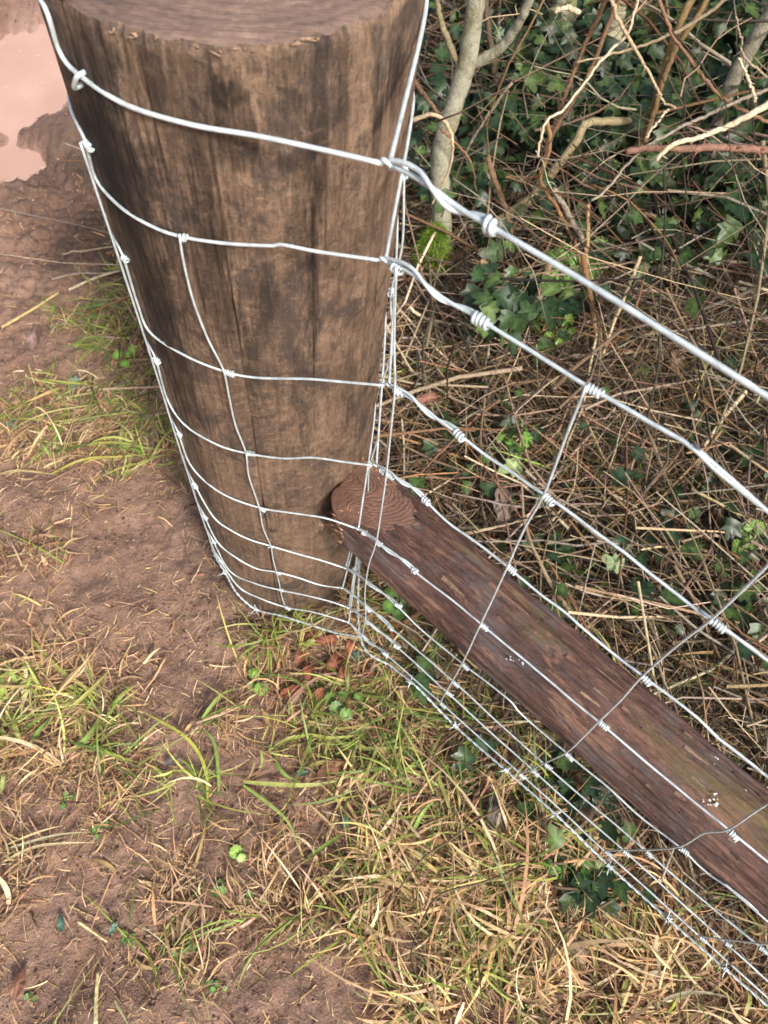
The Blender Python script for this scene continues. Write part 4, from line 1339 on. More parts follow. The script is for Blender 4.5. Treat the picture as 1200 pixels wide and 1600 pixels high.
# thin tangled twigs hanging in the hedge, too many to pick out
mb = MB()
for k in range(250):
    x = rng.uniform(640, 1260); y = rng.uniform(-40, 470) if rng.random() < 0.6 else rng.uniform(180, 420)
    Yd = rng.uniform(1.02, 1.75)
    X = on_vert(x, y, Yd)
    g = float(ground_z(X[0], X[1]))
    if X[2] < g + 0.01 or X[2] > g + 0.9: continue
    if x < 790 and y < 450 and rng.random() < 0.8: continue
    v = rng.normal(0, 1, 3) * [1, 0.6, 0.55]; v /= np.linalg.norm(v)
    L = rng.gamma(4, 0.06)
    pts = [X]
    for j in range(6):
        v = v + rng.normal(0, 0.22, 3); v /= np.linalg.norm(v); pts.append(pts[-1] + v * L / 6)
    r = rng.gamma(4, 0.00026)
    c = pick(BROWN * 1.15, 1, 0.3)[0]
    tube(mb, np.array(pts), np.linspace(r, r * 0.5, 7), 5, c)
    for j in (2, 3, 4):
        if rng.random() < 0.5:
            w = v + rng.normal(0, 0.8, 3); w /= np.linalg.norm(w)
            tube(mb, [pts[j], pts[j] + w * L * 0.1, pts[j] + w * L * 0.2 + rng.normal(0, 0.006, 3)], [r * 0.6, r * 0.5, r * 0.3], 4, c)
tag(mb.build('hedge_twigs', M_TWIG), kind='stuff')

# the same hedge carries on beyond the right of the picture; its bare twigs dapple the light
mb = MB()
k = 0
while k < 1500:
    s_, q_ = rng.uniform(-2.3, 0.1), rng.uniform(0.85, 2.4)
    xy = P + T * s_ + N * q_
    g = float(ground_z(xy[0], xy[1]))
    X = np.array([xy[0], xy[1], g + rng.uniform(0.05, 1.7)])
    c_ = (X - EYE) @ CM
    if c_[2] > 0.05 and 600 + FPX * c_[0] / c_[2] < 1700 and 800 + FPX * c_[1] / c_[2] > -500: continue
    k += 1
    v = rng.normal(0, 1, 3) * [1, 1, 1.1]; v /= np.linalg.norm(v); L = rng.gamma(4, 0.08)
    pts = [X - v * L / 2]
    for j in range(5):
        v = v + rng.normal(0, 0.2, 3); v /= np.linalg.norm(v); pts.append(pts[-1] + v * L / 5)
    r = rng.gamma(3, 0.0011)
    tube(mb, np.array(pts), np.linspace(r, r * 0.5, 6), 5, pick(BROWN, 1, 0.3)[0])
tag(mb.build('hedge_twigs', M_TWIG), kind='stuff')
# moss at the foot of the hawthorn
X = on_ground(684, 412)
mb = MB()
n_ = 2600
a = rng.uniform(0, 6.283, n_); hh = rng.uniform(-0.01, 0.105, n_); rr_ = 0.030 * np.sqrt(np.clip(1 - ((hh - 0.04) / 0.07) ** 2, 0.1, 1)) * rng.uniform(0.6, 1.15, n_) * (0.7 + 0.6 * fbm(a * 2.2, hh * 45, 3, 331)) * np.clip(1.25 - hh / 0.16, 0.5, 1.2)
tr = on_vert(684, 385, 1.235)
base = np.column_stack([tr[0] - 0.01 + rr_ * np.cos(a), tr[1] - 0.005 + rr_ * np.sin(a), tr[2] - 0.045 + hh])
ribbons(mb, base, a + rng.normal(0, 0.6, n_), rng.uniform(0.008, 0.02, n_), rng.uniform(0.0008, 0.0016, n_), rng.normal(0.5, 0.5, n_), rng.normal(0.9, 0.4, n_),
        pick(np.array([[0.16, 0.27, 0.018], [0.11, 0.20, 0.016], [0.22, 0.33, 0.03]]), n_, 0.2), 3, None, 0.0, False)
tag(mb.build('moss', M_BLADE), kind='stuff')

# ------------------------------------------------------------------ leaves


def leaf_mesh(kind, col, seed, cup=0.2, name='leaf'):
    """one leaf, base at the origin, tip along +y, unit length; folded and cupped"""
    r_ = np.random.default_rng(seed)
    if kind == 'ivy':
        ang = [-150, -115, -88, -60, -38, -18, 0, 18, 38, 60, 88, 115, 150]
        rad = [0.28, 0.42, 0.30, 0.50, 0.33, 0.52, 0.66, 0.52, 0.33, 0.50, 0.30, 0.42, 0.28]
        rim = np.array([[0.95 * q * math.sin(math.radians(b)), 0.34 + q * math.cos(math.radians(b)) * 1.0] for b, q in zip(ang, [x * r_.uniform(0.9, 1.1) for x in rad])])
        cen = (0, 0.34)
    elif kind == 'round':
        m_ = 22
        b = np.linspace(-165, 165, m_); q = 0.46 * (1 + 0.07 * np.where(np.arange(m_) % 2, 1, -1)) * r_.uniform(0.94, 1.06, m_)
        rim = np.stack([q * 1.08 * np.sin(np.radians(b)), 0.42 + q * np.cos(np.radians(b))], -1); rim = np.vstack([[0, 0.16], rim])
        cen = (0, 0.38)
    elif kind == 'toothed':
        m_ = 19
        u = np.linspace(0.02, 1, m_); w = 0.33 * np.sin(math.pi * u ** 0.8) ** 0.8 * (1 + 0.22 * np.where(np.arange(m_) % 2, 1, -1))
        rim = np.vstack([np.stack([-w, u], -1), np.stack([w, u], -1)[::-1][1:]])
        cen = (0, 0.42)
    else:                                   # plain oval dead leaf
        m_ = 13
        u = np.linspace(0, 1, m_); w = 0.22 * np.sin(math.pi * u ** 0.85) ** 0.85 * r_.uniform(0.9, 1.1, m_)
        rim = np.vstack([np.stack([-w, u], -1), np.stack([w, u], -1)[::-1][1:-1]])
        cen = (0, 0.5)
    n_ = len(rim)
    mid = (rim + np.array(cen)) / 2
    V2 = np.vstack([[cen], mid, rim])
    z = cup * np.abs(V2[:, 0]) * 0.9 - cup * 0.7 * (V2[:, 1] - 0.4) ** 2 + r_.normal(0, 0.012 + 0.03 * cup, len(V2))
    if kind == 'oval': rim *= 1 + r_.normal(0, 0.05, rim.shape); V2 = np.vstack([[cen], mid, rim]); z += r_.normal(0, 0.025, len(V2)); z += 0.10 * np.sin(V2[:, 1] * 7 + seed) * cup * 2
    V = np.column_stack([V2, z])
    F3 = [[0, 1 + k, 1 + (k + 1) % n_] for k in range(n_)]
    F4 = [[1 + k, 1 + n_ + k, 1 + n_ + (k + 1) % n_, 1 + (k + 1) % n_] for k in range(n_)]
    c = np.array(col) * np.concatenate([[1.9], np.where(np.arange(n_) % 2 == 0, 0.95, 1.45), r_.uniform(0.78, 1.0, n_)])[:, None]
    mb = MB(); mb.add(V, F3, c); mb.f.append(np.array(F4))
    return V, F3, F4, c, mb


def orient(nrm, tip):
    n_ = np.asarray(nrm, float); n_ /= np.linalg.norm(n_)
    y = np.asarray(tip, float); y = y - n_ * y.dot(n_); y /= np.linalg.norm(y)
    return np.stack([np.cross(y, n_), y, n_], 1)


def put(me, name, X, Rm, size, parent=None):
    o = bpy.data.objects.new(name, me); COL.objects.link(o)
    M4 = Matrix([[float(Rm[i][j] * size) for j in range(3)] + [float(X[i])] for i in range(3)] + [[0, 0, 0, 1]])
    if parent is not None:
        o.parent = parent; o.matrix_parent_inverse = Matrix.Translation(-parent.location)
    o.matrix_basis = M4
    return o


IVYC = [(0.030, 0.060, 0.018), (0.018, 0.040, 0.015), (0.046, 0.084, 0.022), (0.030, 0.060, 0.022), (0.075, 0.12, 0.032), (0.022, 0.046, 0.018)]
IVY = [leaf_mesh('ivy', c, 300 + k, 0.22) for k, c in enumerate(IVYC)]
IVYM = [q[4].mesh('ivy_leaf', M_LEAF) for q in IVY]


def ivy_patch(label, spots, n_parts, n_rest, hmax, size, loc):
    root = thing('ivy', label, 'ivy', loc)
    rest = MB()
    # creeping stems
    for k in range(10):
        s_ = spots[k % len(spots)]
        X = on_ground(s_[0] + rng.normal(0, s_[2] * 0.6), s_[1] + rng.normal(0, s_[3] * 0.6), 0.03)
        pts = [X]; v = rng.normal(0, 1, 3) * [1, 0.6, 0.5]
        for j in range(7):
            v = v / np.linalg.norm(v) + rng.normal(0, 0.4, 3); q = pts[-1] + v / np.linalg.norm(v) * 0.05
            q[2] = max(q[2], float(ground_z(q[0], q[1])) + 0.006); pts.append(q)
        mb = MB(); tube(mb, smooth_path(pts, 24), np.linspace(0.0022, 0.001, 24), 6, (0.12, 0.085, 0.05))
        o = mb.build('stem', M_TWIG, root); o.matrix_parent_inverse = Matrix.Translation(-root.location)
    items = []
    while len(items) < n_parts + n_rest:
        s_ = spots[rng.choice(len(spots), p=np.array([q[4] for q in spots]) / sum(q[4] for q in spots))]
        x = rng.normal(s_[0], s_[2]); y = rng.normal(s_[1], s_[3])
        if not (-90 < y < 1640 and x < 1330) or x < 640 or (x < 745 and 300 < y < 460): continue
        h = 0.012 + rng.random() ** 1.4 * hmax
        X = on_ground(x, y, h)
        if np.hypot(*(X[:2] - P)) < PR + 0.03: continue
        cam_v = EYE - X; cam_v /= np.linalg.norm(cam_v)
        nrm = np.array([0, 0, 0.55]) + cam_v * 0.5 + rng.normal(0, 0.42, 3)
        tip = np.array([0, -0.6, -0.5]) + rng.normal(0, 0.7, 3)
        items.append((X[2] - g_base(X[0], X[1]), X, orient(nrm, tip), size * rng.uniform(0.55, 1.25), rng.integers(0, len(IVY))))
    items.sort(key=lambda q: -q[0])
    for k, (h, X, Rm, sz, v) in enumerate(items):
        if k < n_parts: put(IVYM[v], 'ivy_leaf', X, Rm, sz, root)
        else:
            V, F3, F4, c, _ = IVY[v]
            b0 = rest.n
            rest.add(X + (V * sz) @ Rm.T, F3, c * rng.uniform(0.8, 1.2)); rest.f.append(np.array(F4) + b0)
    if n_rest:
        o = rest.build('foliage', M_LEAF, root); o.matrix_parent_inverse = Matrix.Translation(-root.location); o['kind'] = 'stuff'


ivy_patch('dark green ivy covering the shaded bank behind the hawthorn and canes',
          [(900, 60, 110, 60, 3), (850, 140, 70, 60, 2.5), (960, 190, 70, 60, 2), (1080, 80, 90, 70, 2.5), (1170, 250, 50, 60, 1.5), (1120, 30, 90, 40, 1.5), (720, 290, 60, 60, 1.0), (820, 470, 45, 30, 0.6), (1050, 330, 90, 50, 0.9), (660, 120, 30, 90, 0.5)],
          295, 2100, 0.22, 0.050, on_ground(900, 100))
ivy_patch('ivy trailing through the brown thatch below the hedge at the right edge',
          [(1130, 700, 60, 90, 2), (1100, 850, 70, 60, 1.5), (1170, 930, 40, 60, 1.2), (940, 700, 70, 60, 0.8), (1000, 920, 60, 50, 0.6), (730, 640, 60, 50, 0.7), (700, 760, 40, 30, 0.3), (860, 880, 40, 40, 0.5)],
          170, 40, 0.075, 0.040, on_ground(1130, 760))
ivy_patch('few small ivy leaves in the grass below the netting',
          [(860, 1230, 40, 40, 1.5), (900, 1370, 40, 25, 1.2), (730, 1130, 40, 40, 1), (1000, 1330, 60, 40, 0.5), (640, 1040, 20, 30, 0.5)],
          46, 0, 0.03, 0.042, on_ground(880, 1330))


def herb(name, label, cat, px, leaves, kind, size, col, h=0.03, stem=True, group=None, cup=0.2, stick=1.0):
    """a small plant: petioles from one root, a leaf on each"""
    X0 = on_ground(*px, 0.0); X0[2] = float(ground_z(X0[0], X0[1]))
    root = thing(name, label, cat, X0, group)
    V = [leaf_mesh(kind, np.array(col) * rng.uniform(0.8, 1.2), int(rng.integers(1, 9999)), cup)[4].mesh(kind + '_leaf', M_LEAF) for k in range(min(3, len(leaves)))]
    for k, (x, y, sz) in enumerate(leaves):
        hh = h * rng.uniform(0.6, 1.2) + (0.035 if x > 640 and y < 1000 else 0)
        X = on_ground(x, y, hh); X[2] = float(ground_z(X[0], X[1])) + hh
        o_ = X[:2] - X0[:2]; L = np.linalg.norm(o_) + 1e-6
        tip = np.array([o_[0] / L, o_[1] / L, -0.1]) + rng.normal(0, 0.25, 3)
        nrm = np.array([0, 0, 1.0]) + 0.25 * (EYE - X) + rng.normal(0, 0.22, 3)
        s_ = size * sz
        Rm = orient(nrm, tip)
        put(V[k % len(V)], 'leaf', X - Rm[:, 1] * s_ * 0.4, Rm, s_, root)
        if stem:
            mb = MB(); b = X - Rm[:, 1] * s_ * 0.35
            tube(mb, smooth_path([X0, (X0 + b) / 2 + np.array([0, 0, hh * 0.4]), b], 10), 0.0007, 5, np.array(col) * 1.3)
            o = mb.build('stalk', M_TWIG, root); o.matrix_parent_inverse = Matrix.Translation(-root.location)
    return root


LG = (0.11, 0.21, 0.045)
herb('ground_ivy', 'bright round scalloped leaves below the corner of the netting', 'plant', (540, 1100), [(515, 1092, 1), (536, 1088, 0.9), (560, 1092, 0.9), (525, 1108, 1.1), (566, 1105, 0.9), (540, 1116, 1.05)], 'round', 0.021, LG, 0.016)
herb('ground_ivy', 'bright round leaf plant tucked between strut and netting', 'plant', (622, 955), [(612, 930, 1), (632, 942, 1.15), (608, 950, 0.9), (626, 962, 1)], 'round', 0.028, LG, 0.03)
herb('ground_ivy', 'three fresh round leaves on bare soil left of the copper leaves', 'plant', (405, 1065), [(396, 1050, 0.8), (408, 1076, 1), (394, 1072, 0.7)], 'round', 0.024, (0.16, 0.26, 0.05), 0.015)
herb('clover', 'small clover with four bright leaflets left of the post', 'clover', (196, 565), [(184, 556, 1), (196, 570, 0.9), (207, 548, 1), (190, 566, 0.8), (200, 556, 0.7)], 'round', 0.022, (0.18, 0.34, 0.05), 0.02)
herb('clover', 'single round seedling leaf on the bare path near the bottom', 'clover', (372, 1335), [(369, 1331, 1.0), (377, 1340, 0.7)], 'round', 0.020, (0.20, 0.34, 0.06), 0.01)
herb('nettle', 'pale green toothed herb growing at the foot of the dead stalks', 'herb', (885, 420), [(862, 405, 1), (880, 396, 1.1), (900, 402, 0.9), (930, 398, 1.3), (940, 380, 1), (868, 428, 1.1), (895, 425, 1), (885, 448, 0.9), (925, 418, 1)], 'toothed', 0.050, (0.15, 0.29, 0.055), 0.06)
herb('nettle', 'small light green toothed herb between the upper two wires', 'herb', (880, 510), [(868, 500, 1), (890, 495, 1), (880, 520, 1.1), (860, 520, 0.8), (895, 515, 0.8)], 'toothed', 0.036, (0.16, 0.28, 0.05), 0.04)
herb('nettle', 'feathery green herb in the thatch below the second wire', 'herb', (810, 680), [(795, 665, 1), (815, 660, 1), (825, 680, 1.1), (800, 690, 1), (786, 680, 0.7), (812, 700, 0.8)], 'toothed', 0.032, (0.13, 0.26, 0.045), 0.035)
herb('nettle', 'sprig of light green leaves at the right edge near the ivy', 'herb', (1170, 840), [(1160, 830, 1), (1180, 826, 1), (1172, 850, 1.1), (1155, 850, 0.8)], 'toothed', 0.04, (0.14, 0.23, 0.05), 0.03)
herb('nettle', 'dark green toothed plant in the grass below the barbed wire', 'herb', (910, 1360), [(880, 1362, 1.2), (905, 1345, 1.1), (930, 1360, 1.2), (915, 1378, 1.1), (945, 1372, 1)], 'toothed', 0.042, (0.08, 0.17, 0.035), 0.02)
herb('bramble', 'low grey green leaves in the shade under the strut', 'bramble', (920, 1250), [(880, 1232, 1.1), (930, 1230, 1), (950, 1262, 1.15), (905, 1262, 0.9), (945, 1240, 1)], 'oval', 0.055, (0.075, 0.13, 0.07), 0.02, cup=0.12)
SEEDS = [(85, 632, 'seedling right of the pale stick on the left'), (345, 1395, 'seedling on bare soil below the bright single leaf'), (290, 1480, 'seedling near the lower edge left of centre'), (100, 1245, 'seedling in trampled straw left of centre'),
         (150, 1295, 'seedling on the bare patch at the left'), (340, 1545, 'seedling at the bottom edge in dead grass'), (192, 1470, 'seedling between two bare patches at lower left'), (40, 1560, 'seedling in the lower left corner'), (385, 1400, 'dark seedling beside the path grass')]
for x, y, l in SEEDS:
    herb('seedling', 'small green ' + l, 'seedling', (x, y), [(x + rng.normal(0, 8), y + rng.normal(0, 8), rng.uniform(0.7, 1.2)) for k in range(4)], 'round', 0.011, (0.105, 0.19, 0.045), 0.006)

# dead and fallen leaves, each lying where the photo shows it
COPPER = (0.21, 0.072, 0.038)
CL = [(468, 1028, 1, 'copper leaf left of the others, on bare soil at the foot of the post'), (482, 1047, 1.1, 'copper leaf tipped upward just below the leftmost of its kind'),
      (522, 1042, 1.35, 'largest copper leaf, lying left of the dark green ivy leaf'), (510, 1006, 1, 'copper leaf right under the lowest wire at the foot of the post'),
      (573, 1066, 1.1, 'reddish copper leaf standing on edge right of the round leaved plant'), (453, 1084, 1, 'purplish copper leaf farthest toward the bare path'),
      (494, 1000, 0.85, 'small copper leaf touching the bottom of the post'), (536, 1060, 0.9, 'copper leaf half under straw between the ivy leaf and the round leaved plant'),
      (498, 1086, 0.9, 'copper leaf just left of the round leaved plant'), (548, 1018, 0.9, 'copper leaf above the dark green ivy leaf, under the netting'),
      (600, 1028, 0.8, 'copper leaf seen between the lowest wires of the netting'), (612, 988, 0.8, 'copper leaf in the shade under the end of the strut')]
for k, (x, y, sz, l) in enumerate(CL):
    X = on_ground(x, y); X[2] = float(ground_z(X[0], X[1])) + 0.014
    me = leaf_mesh('oval', np.array(COPPER) * rng.uniform(0.7, 1.35), 500 + k, 0.35)[4].mesh('copper_leaf', M_DEAD)
    a = rng.uniform(0, 6.283)
    Rm = orient(np.array([0, 0, 1]) + rng.normal(0, 0.35, 3), [math.cos(a), math.sin(a), 0.1])
    tag(put(me, 'dead_leaf', X - Rm[:, 1] * 0.02 * sz, Rm, 0.040 * sz), l, 'leaf', 'copper leaves at the foot of the post')
DL = [(520, 1205, 0.055, 20, (0.20, 0.10, 0.055), 'reddish brown leaf lying under the long bent green blades'),
      (772, 1285, 0.060, 95, (0.13, 0.105, 0.10), 'slate grey withered leaf lying beside the barbed wire'),
      (752, 1248, 0.050, 40, (0.17, 0.09, 0.06), 'brown leaf just above the slate grey leaf'),
      (892, 1476, 0.050, 120, (0.20, 0.14, 0.105), 'grey brown leaf on the matted straw below the barbed wire'),
      (775, 808, 0.068, -85, (0.20, 0.155, 0.12), 'large curled grey brown leaf in the thatch above the strut'),
      (800, 1092, 0.07, 10, (0.15, 0.10, 0.07), 'dull brown leaf in shade under the strut'),
      (925, 1285, 0.075, 160, (0.17, 0.10, 0.06), 'big brown leaf under the netting beside the grey green leaves'),
      (1040, 590, 0.05, 70, (0.16, 0.11, 0.08), 'brown leaf in the thatch under the top wire'),
      (660, 650, 0.045, 20, (0.19, 0.09, 0.06), 'reddish leaf in the thatch close behind the post'),
      (65, 560, 0.045, 100, (0.16, 0.10, 0.085), 'mud coloured leaf on the grass left of the post'),
      (268, 1192, 0.022, 30, (0.09, 0.075, 0.065), 'small dark leaf scrap on the bare soil'),
      (30, 1540, 0.035, 80, (0.22, 0.10, 0.07), 'reddish leaf in the lower left corner')]
for x, y, sz, a, c, l in DL:
    X = on_ground(x, y); X[2] = float(ground_z(X[0], X[1])) + (0.065 if y < 830 else 0.016)
    me = leaf_mesh('oval', c, int(x + y), 0.3)[4].mesh('fallen_leaf', M_DEAD)
    a = math.radians(a)
    Rm = orient(np.array([0, 0, 1]) + 0.3 * (EYE - X) + rng.normal(0, 0.12, 3), [math.cos(a), math.sin(a), 0])
    tag(put(me, 'fallen_leaf', X - Rm[:, 1] * sz * 0.5, Rm, sz * 1.15), l, 'leaf')
GL = [(790, 755, 0.05, 200, (0.24, 0.32, 0.13), 'pale green fallen ivy leaf in the thatch above the strut'),
      (940, 902, 0.045, 150, (0.25, 0.33, 0.16), 'pale green ivy leaf on the dead grass right of the strut'),
      (122, 602, 0.035, 230, (0.11, 0.17, 0.10), 'grey green ivy leaf lying in the grass left of the post'),
      (558, 1030, 0.03, 60, (0.05, 0.11, 0.07), 'dark green ivy leaf among the copper leaves'),
      (97, 1445, 0.024, 110, (0.05, 0.10, 0.075), 'dark bluish leaf on bare soil at lower left'),
      (177, 1452, 0.02, 60, (0.06, 0.12, 0.08), 'small bluish leaf right of the dark one at lower left'),
      (540, 1290, 0.028, 100, (0.05, 0.11, 0.06), 'dark green leaf at the tip of the dead twig on the path'),
      (470, 1210, 0.022, 10, (0.04, 0.09, 0.05), 'small dark leaf inside the loop of long green blades'),
      (20, 665, 0.03, 190, (0.06, 0.13, 0.09), 'bluish leaf in grass at the left edge')]
for x, y, sz, a, c, l in GL:
    X = on_ground(x, y); X[2] = float(ground_z(X[0], X[1])) + (0.07 if x > 700 else 0.012)
    me = leaf_mesh('ivy' if sz > 0.029 else 'oval', c, int(x + y), 0.2)[4].mesh('loose_leaf', M_LEAF)
    a = math.radians(a)
    Rm = orient(np.array([0, 0, 1]) + 0.3 * (EYE - X) + rng.normal(0, 0.15, 3), [math.cos(a), math.sin(a), 0])
    tag(put(me, 'ivy_leaf', X - Rm[:, 1] * sz * 0.4, Rm, sz), l, 'leaf')

# ------------------------------------------------------------------ traced blades and sticks


def blade_path(px, w, col, arc=0.012, base_h=0.004):
    m_ = len(px)
    pts = []
    for k, (x, y) in enumerate(px):
        u = k / (m_ - 1)
        h = base_h + arc * math.sin(math.pi * u)
        X = on_ground(x, y, h); X[2] = float(ground_z(X[0], X[1])) + 0.006 + h
        pts.append(X)
    p = smooth_path(pts, 16)
    z = np.linalg.norm(p - EYE, axis=1)
    t = np.gradient(p, axis=0); t /= np.linalg.norm(t, axis=1)[:, None]
    up = np.array([0, 0, 1.0]) + rng.normal(0, 0.25, 3)
    sd = np.cross(t, up); sd /= np.linalg.norm(sd, axis=1)[:, None]
    u = np.linspace(0, 1, 16)
    ww = (w * (0.42 if col[0] > 0.45 else 0.58) * z / FPX / 2 * np.where(u < 0.2, 0.6 + 2 * u, 1 - 0.9 * np.clip((u - 0.5) / 0.5, 0, 1) ** 1.5))[:, None]
    nm = np.cross(sd, t)
    V = np.stack([p - sd * ww, p - nm * ww * 0.35, p + sd * ww], 1).reshape(-1, 3)
    i = np.arange(15)[:, None] * 3
    F = np.concatenate([i + [0, 1, 4, 3], i + [1, 2, 5, 4]])
    c = np.array(col) * np.array([rng.uniform(0.7, 1.15), rng.uniform(0.72, 1.0), rng.uniform(0.8, 1.3)]) * (1 + 0.25 * (rng.random((16, 1)) - 0.5))
    c = c * (1 - np.linspace(0.0, 0.35, 16)[:, None]) + np.array([0.42, 0.33, 0.16]) * np.linspace(0.0, 0.35, 16)[:, None]
    mb = MB(); mb.add(V, F, np.repeat(c, 3, 0))
    return mb


YG = (0.36, 0.44, 0.085); GG = (0.24, 0.38, 0.06); ST = (0.60, 0.48, 0.24)


def tuft(label, px, blades):
    root = thing('grass_tuft', label, 'grass tuft', on_ground(*px))
    for b, w, c in blades:
        o = blade_path(b, w, c).build('blade', M_BLADE, root); o.matrix_parent_inverse = Matrix.Translation(-root.location)


tuft('long yellow green blades bent in arcs on the path below the netting', (560, 1200), [
    ([(380, 1222), (430, 1226), (472, 1228), (513, 1224), (551, 1213)], 11, YG), ([(478, 1201), (503, 1192), (529, 1194), (548, 1201)], 9, YG),
    ([(567, 1173), (601, 1163), (639, 1152)], 8, YG), ([(513, 1156), (538, 1160), (567, 1170), (600, 1170), (640, 1170), (665, 1179)], 9, YG),
    ([(614, 1220), (643, 1198), (665, 1182)], 9, GG), ([(665, 1182), (684, 1217), (700, 1258), (712, 1296)], 10, YG),
    ([(475, 1347), (507, 1322), (548, 1296)], 11, GG), ([(380, 1227), (418, 1255), (450, 1284), (465, 1320), (475, 1347)], 10, YG),
    ([(434, 1135), (453, 1097), (488, 1065), (516, 1054), (560, 1057), (600, 1060)], 8, (0.42, 0.27, 0.15)), ([(430, 1180), (436, 1200), (450, 1215), (470, 1225)], 9, GG),
    ([(440, 1160), (480, 1150), (520, 1155), (570, 1148)], 8, YG), ([(540, 1240), (600, 1225), (660, 1215), (720, 1215)], 8, ST), ([(420, 1175), (450, 1155), (490, 1148)], 7, GG)])
tuft('fresh green upright blades at the left edge', (30, 1090), [
    ([(105, 1115), (140, 1080), (172, 1045)], 10, YG), ([(110, 1177), (140, 1150), (160, 1115)], 13, GG), ([(32, 1155), (24, 1135), (20, 1112)], 12, GG),
    ([(30, 1070), (20, 1052), (10, 1032)], 11, GG), ([(60, 1080), (56, 1060), (52, 1035)], 9, GG), ([(50, 1000), (95, 1048), (140, 1078), (175, 1100)], 10, YG),
    ([(0, 1100), (6, 1070), (2, 1045)], 11, GG), ([(20, 1120), (60, 1118), (118, 1113)], 8, YG), ([(45, 1165), (65, 1140), (82, 1120)], 10, GG), ([(0, 1240), (5, 1215), (3, 1200)], 10, YG),
    ([(0, 1330), (40, 1318), (90, 1305), (140, 1300)], 8, ST), ([(0, 1350), (50, 1325), (100, 1318), (148, 1316)], 8, ST), ([(10, 1320), (60, 1300), (100, 1290)], 7, ST)])
tuft('two bent green blades rising from the bare soil of the path', (330, 1200), [
    ([(342, 1238), (341, 1205), (336, 1165), (320, 1143), (292, 1146)], 9, GG), ([(325, 1248), (322, 1205), (305, 1168), (280, 1145), (250, 1128), (215, 1108)], 8, YG),
    ([(318, 1125), (345, 1088), (372, 1075)], 9, GG), ([(308, 1132), (350, 1118), (390, 1098)], 5, ST)])
tuft('broad straw coloured blades matted at the lower right', (900, 1500), [
    ([(760, 1480), (800, 1440), (860, 1420), (940, 1415)], 10, ST), ([(690, 1375), (740, 1385), (800, 1382), (850, 1390)], 11, (0.55, 0.40, 0.18)), ([(740, 1530), (760, 1490), (775, 1450)], 10, ST),
    ([(900, 1555), (960, 1520), (975, 1505), (1050, 1545), (1110, 1590)], 9, ST), ([(1000, 1590), (1040, 1560), (1090, 1550), (1150, 1560)], 10, (0.5, 0.42, 0.2)), ([(640, 1310), (660, 1270), (680, 1250)], 9, GG),
    ([(940, 1400), (950, 1430), (960, 1440)], 8, (0.55, 0.36, 0.10)), ([(1010, 1500), (1050, 1440), (1085, 1385)], 8, ST), ([(700, 1180), (715, 1240), (718, 1280)], 9, YG), ([(970, 1580), (975, 1540), (990, 1520)], 9, YG),
    ([(670, 1500), (720, 1470), (770, 1480), (800, 1510)], 9, (0.5, 0.45, 0.15)), ([(760, 1420), (790, 1440), (830, 1450), (870, 1480)], 10, YG), ([(1150, 1600), (1170, 1560), (1160, 1530)], 10, YG)])
tuft('yellow green blades lying in the grass left of the post', (200, 690), [
    ([(115, 481), (160, 476), (209, 473)], 10, GG), ([(110, 700), (180, 695), (240, 705), (275, 700)], 9, YG), ([(80, 740), (130, 720), (190, 718), (240, 712)], 8, YG), ([(10, 640), (30, 628), (62, 613)], 9, YG),
    ([(80, 653), (100, 646), (118, 643)], 8, GG), ([(0, 740), (30, 735), (90, 742)], 7, ST), ([(160, 745), (176, 715), (180, 695)], 9, GG)])

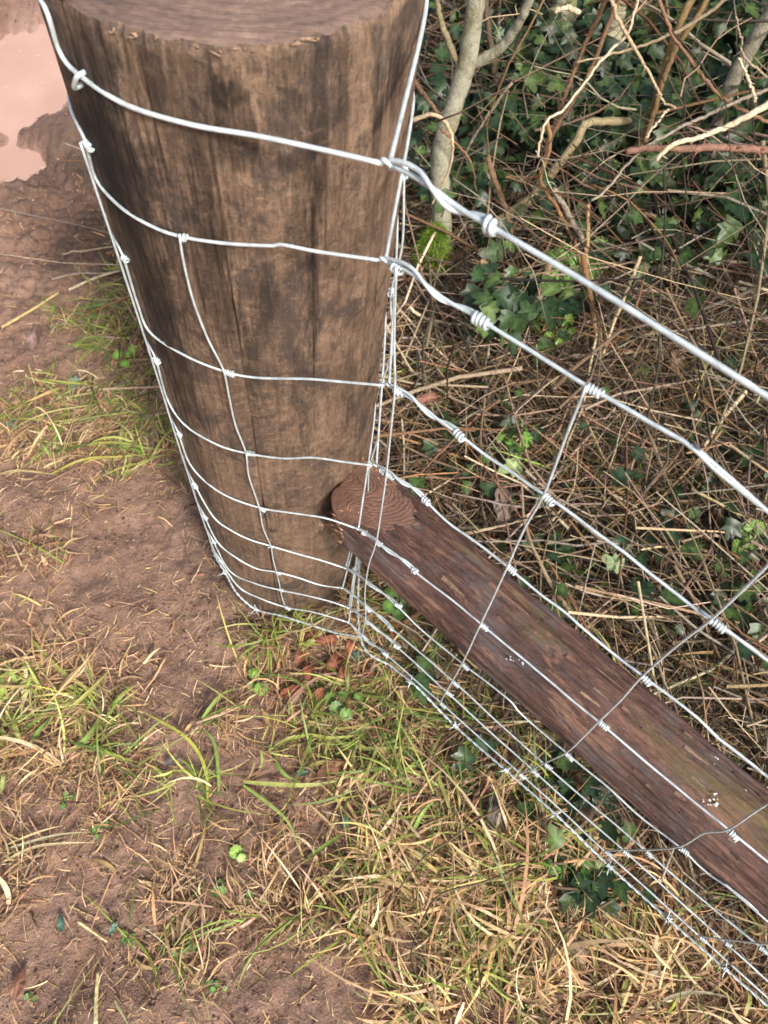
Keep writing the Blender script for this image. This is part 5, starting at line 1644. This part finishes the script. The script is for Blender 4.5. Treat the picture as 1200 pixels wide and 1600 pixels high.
STK = [([(107, 452), (150, 433), (195, 414)], 6, PALE, 'straw', 'cream straw stem slanting up to the left side of the post', 'straw'),
       ([(0, 507), (45, 481), (91, 456)], 6, (0.5, 0.36, 0.16), 'straw', 'yellow straw stem at the left edge by the mud', 'straw'),
       ([(93, 388), (130, 387), (182, 381)], 5, (0.3, 0.23, 0.16), 'dead_twig', 'thin grey twig on the mud left of the post', 'twig'),
       ([(80, 435), (120, 424), (170, 418), (200, 400)], 5, (0.3, 0.24, 0.18), 'dead_twig', 'thin bent twig above the cream straw stem', 'twig'),
       ([(126, 522), (180, 528), (231, 532)], 6, (0.34, 0.28, 0.21), 'dead_twig', 'level grey stem in the grass left of the post', 'twig'),
       ([(51, 583), (75, 615), (96, 643)], 7, (0.36, 0.18, 0.11), 'dead_twig', 'reddish stem slanting down in the grass left of the post', 'twig'),
       ([(586, 1179), (572, 1205), (560, 1232), (545, 1255), (529, 1273)], 7, (0.16, 0.12, 0.09), 'dead_twig', 'dark crooked twig on the path below the long bent blades', 'twig'),
       ([(1108, 1057), (1150, 1078), (1215, 1112)], 11, (0.50, 0.27, 0.12), 'wood_sliver', 'orange split sliver of wood at the right edge above the strut', 'wood sliver'),
       ([(740, 1225), (752, 1260), (758, 1310), (765, 1360)], 7, (0.14, 0.10, 0.07), 'dead_twig', 'dark twig running down beside the slate grey leaf', 'twig'),
       ([(308, 1130), (350, 1112), (400, 1085)], 5, (0.45, 0.30, 0.17), 'straw', 'tan straw stem on the soil left of the copper leaves', 'straw'),
       ([(165, 300), (190, 280), (205, 250), (245, 235)], 3.5, (0.3, 0.22, 0.16), 'dead_twig', 'hair thin twig on the mud near the small puddle', 'twig'),
       ([(120, 1440), (140, 1455), (165, 1472)], 6, ST, 'straw', 'short thick straw by the small bluish leaf', 'straw'),
       ([(425, 1435), (480, 1408), (540, 1380)], 5, (0.45, 0.32, 0.17), 'straw', 'long straight straw across the middle of the path', 'straw'),
       ([(150, 1600), (149, 1560), (150, 1520)], 9, (0.55, 0.48, 0.24), 'straw', 'pale upright straw at the bottom edge', 'straw')]
for px, w, c, nm, l, ct in STK:
    pts = []
    for x, y in px:
        X = on_ground(x, y, 0.01); X[2] = float(ground_z(X[0], X[1])) + 0.010; pts.append(X)
    p = smooth_path(pts, 18); z = np.linalg.norm(p - EYE, axis=1)
    p[:, 2] = np.maximum(p[:, 2], ground_z(p[:, 0], p[:, 1]) + 0.002)
    mb = MB(); tube(mb, p, 0.68 * w * z / FPX / 2 * np.linspace(1.0, 0.75, 18), 6, np.array(c) * rng.uniform(0.85, 1.1, (18, 1)))
    tag(mb.build(nm, M_TWIG), l, ct)
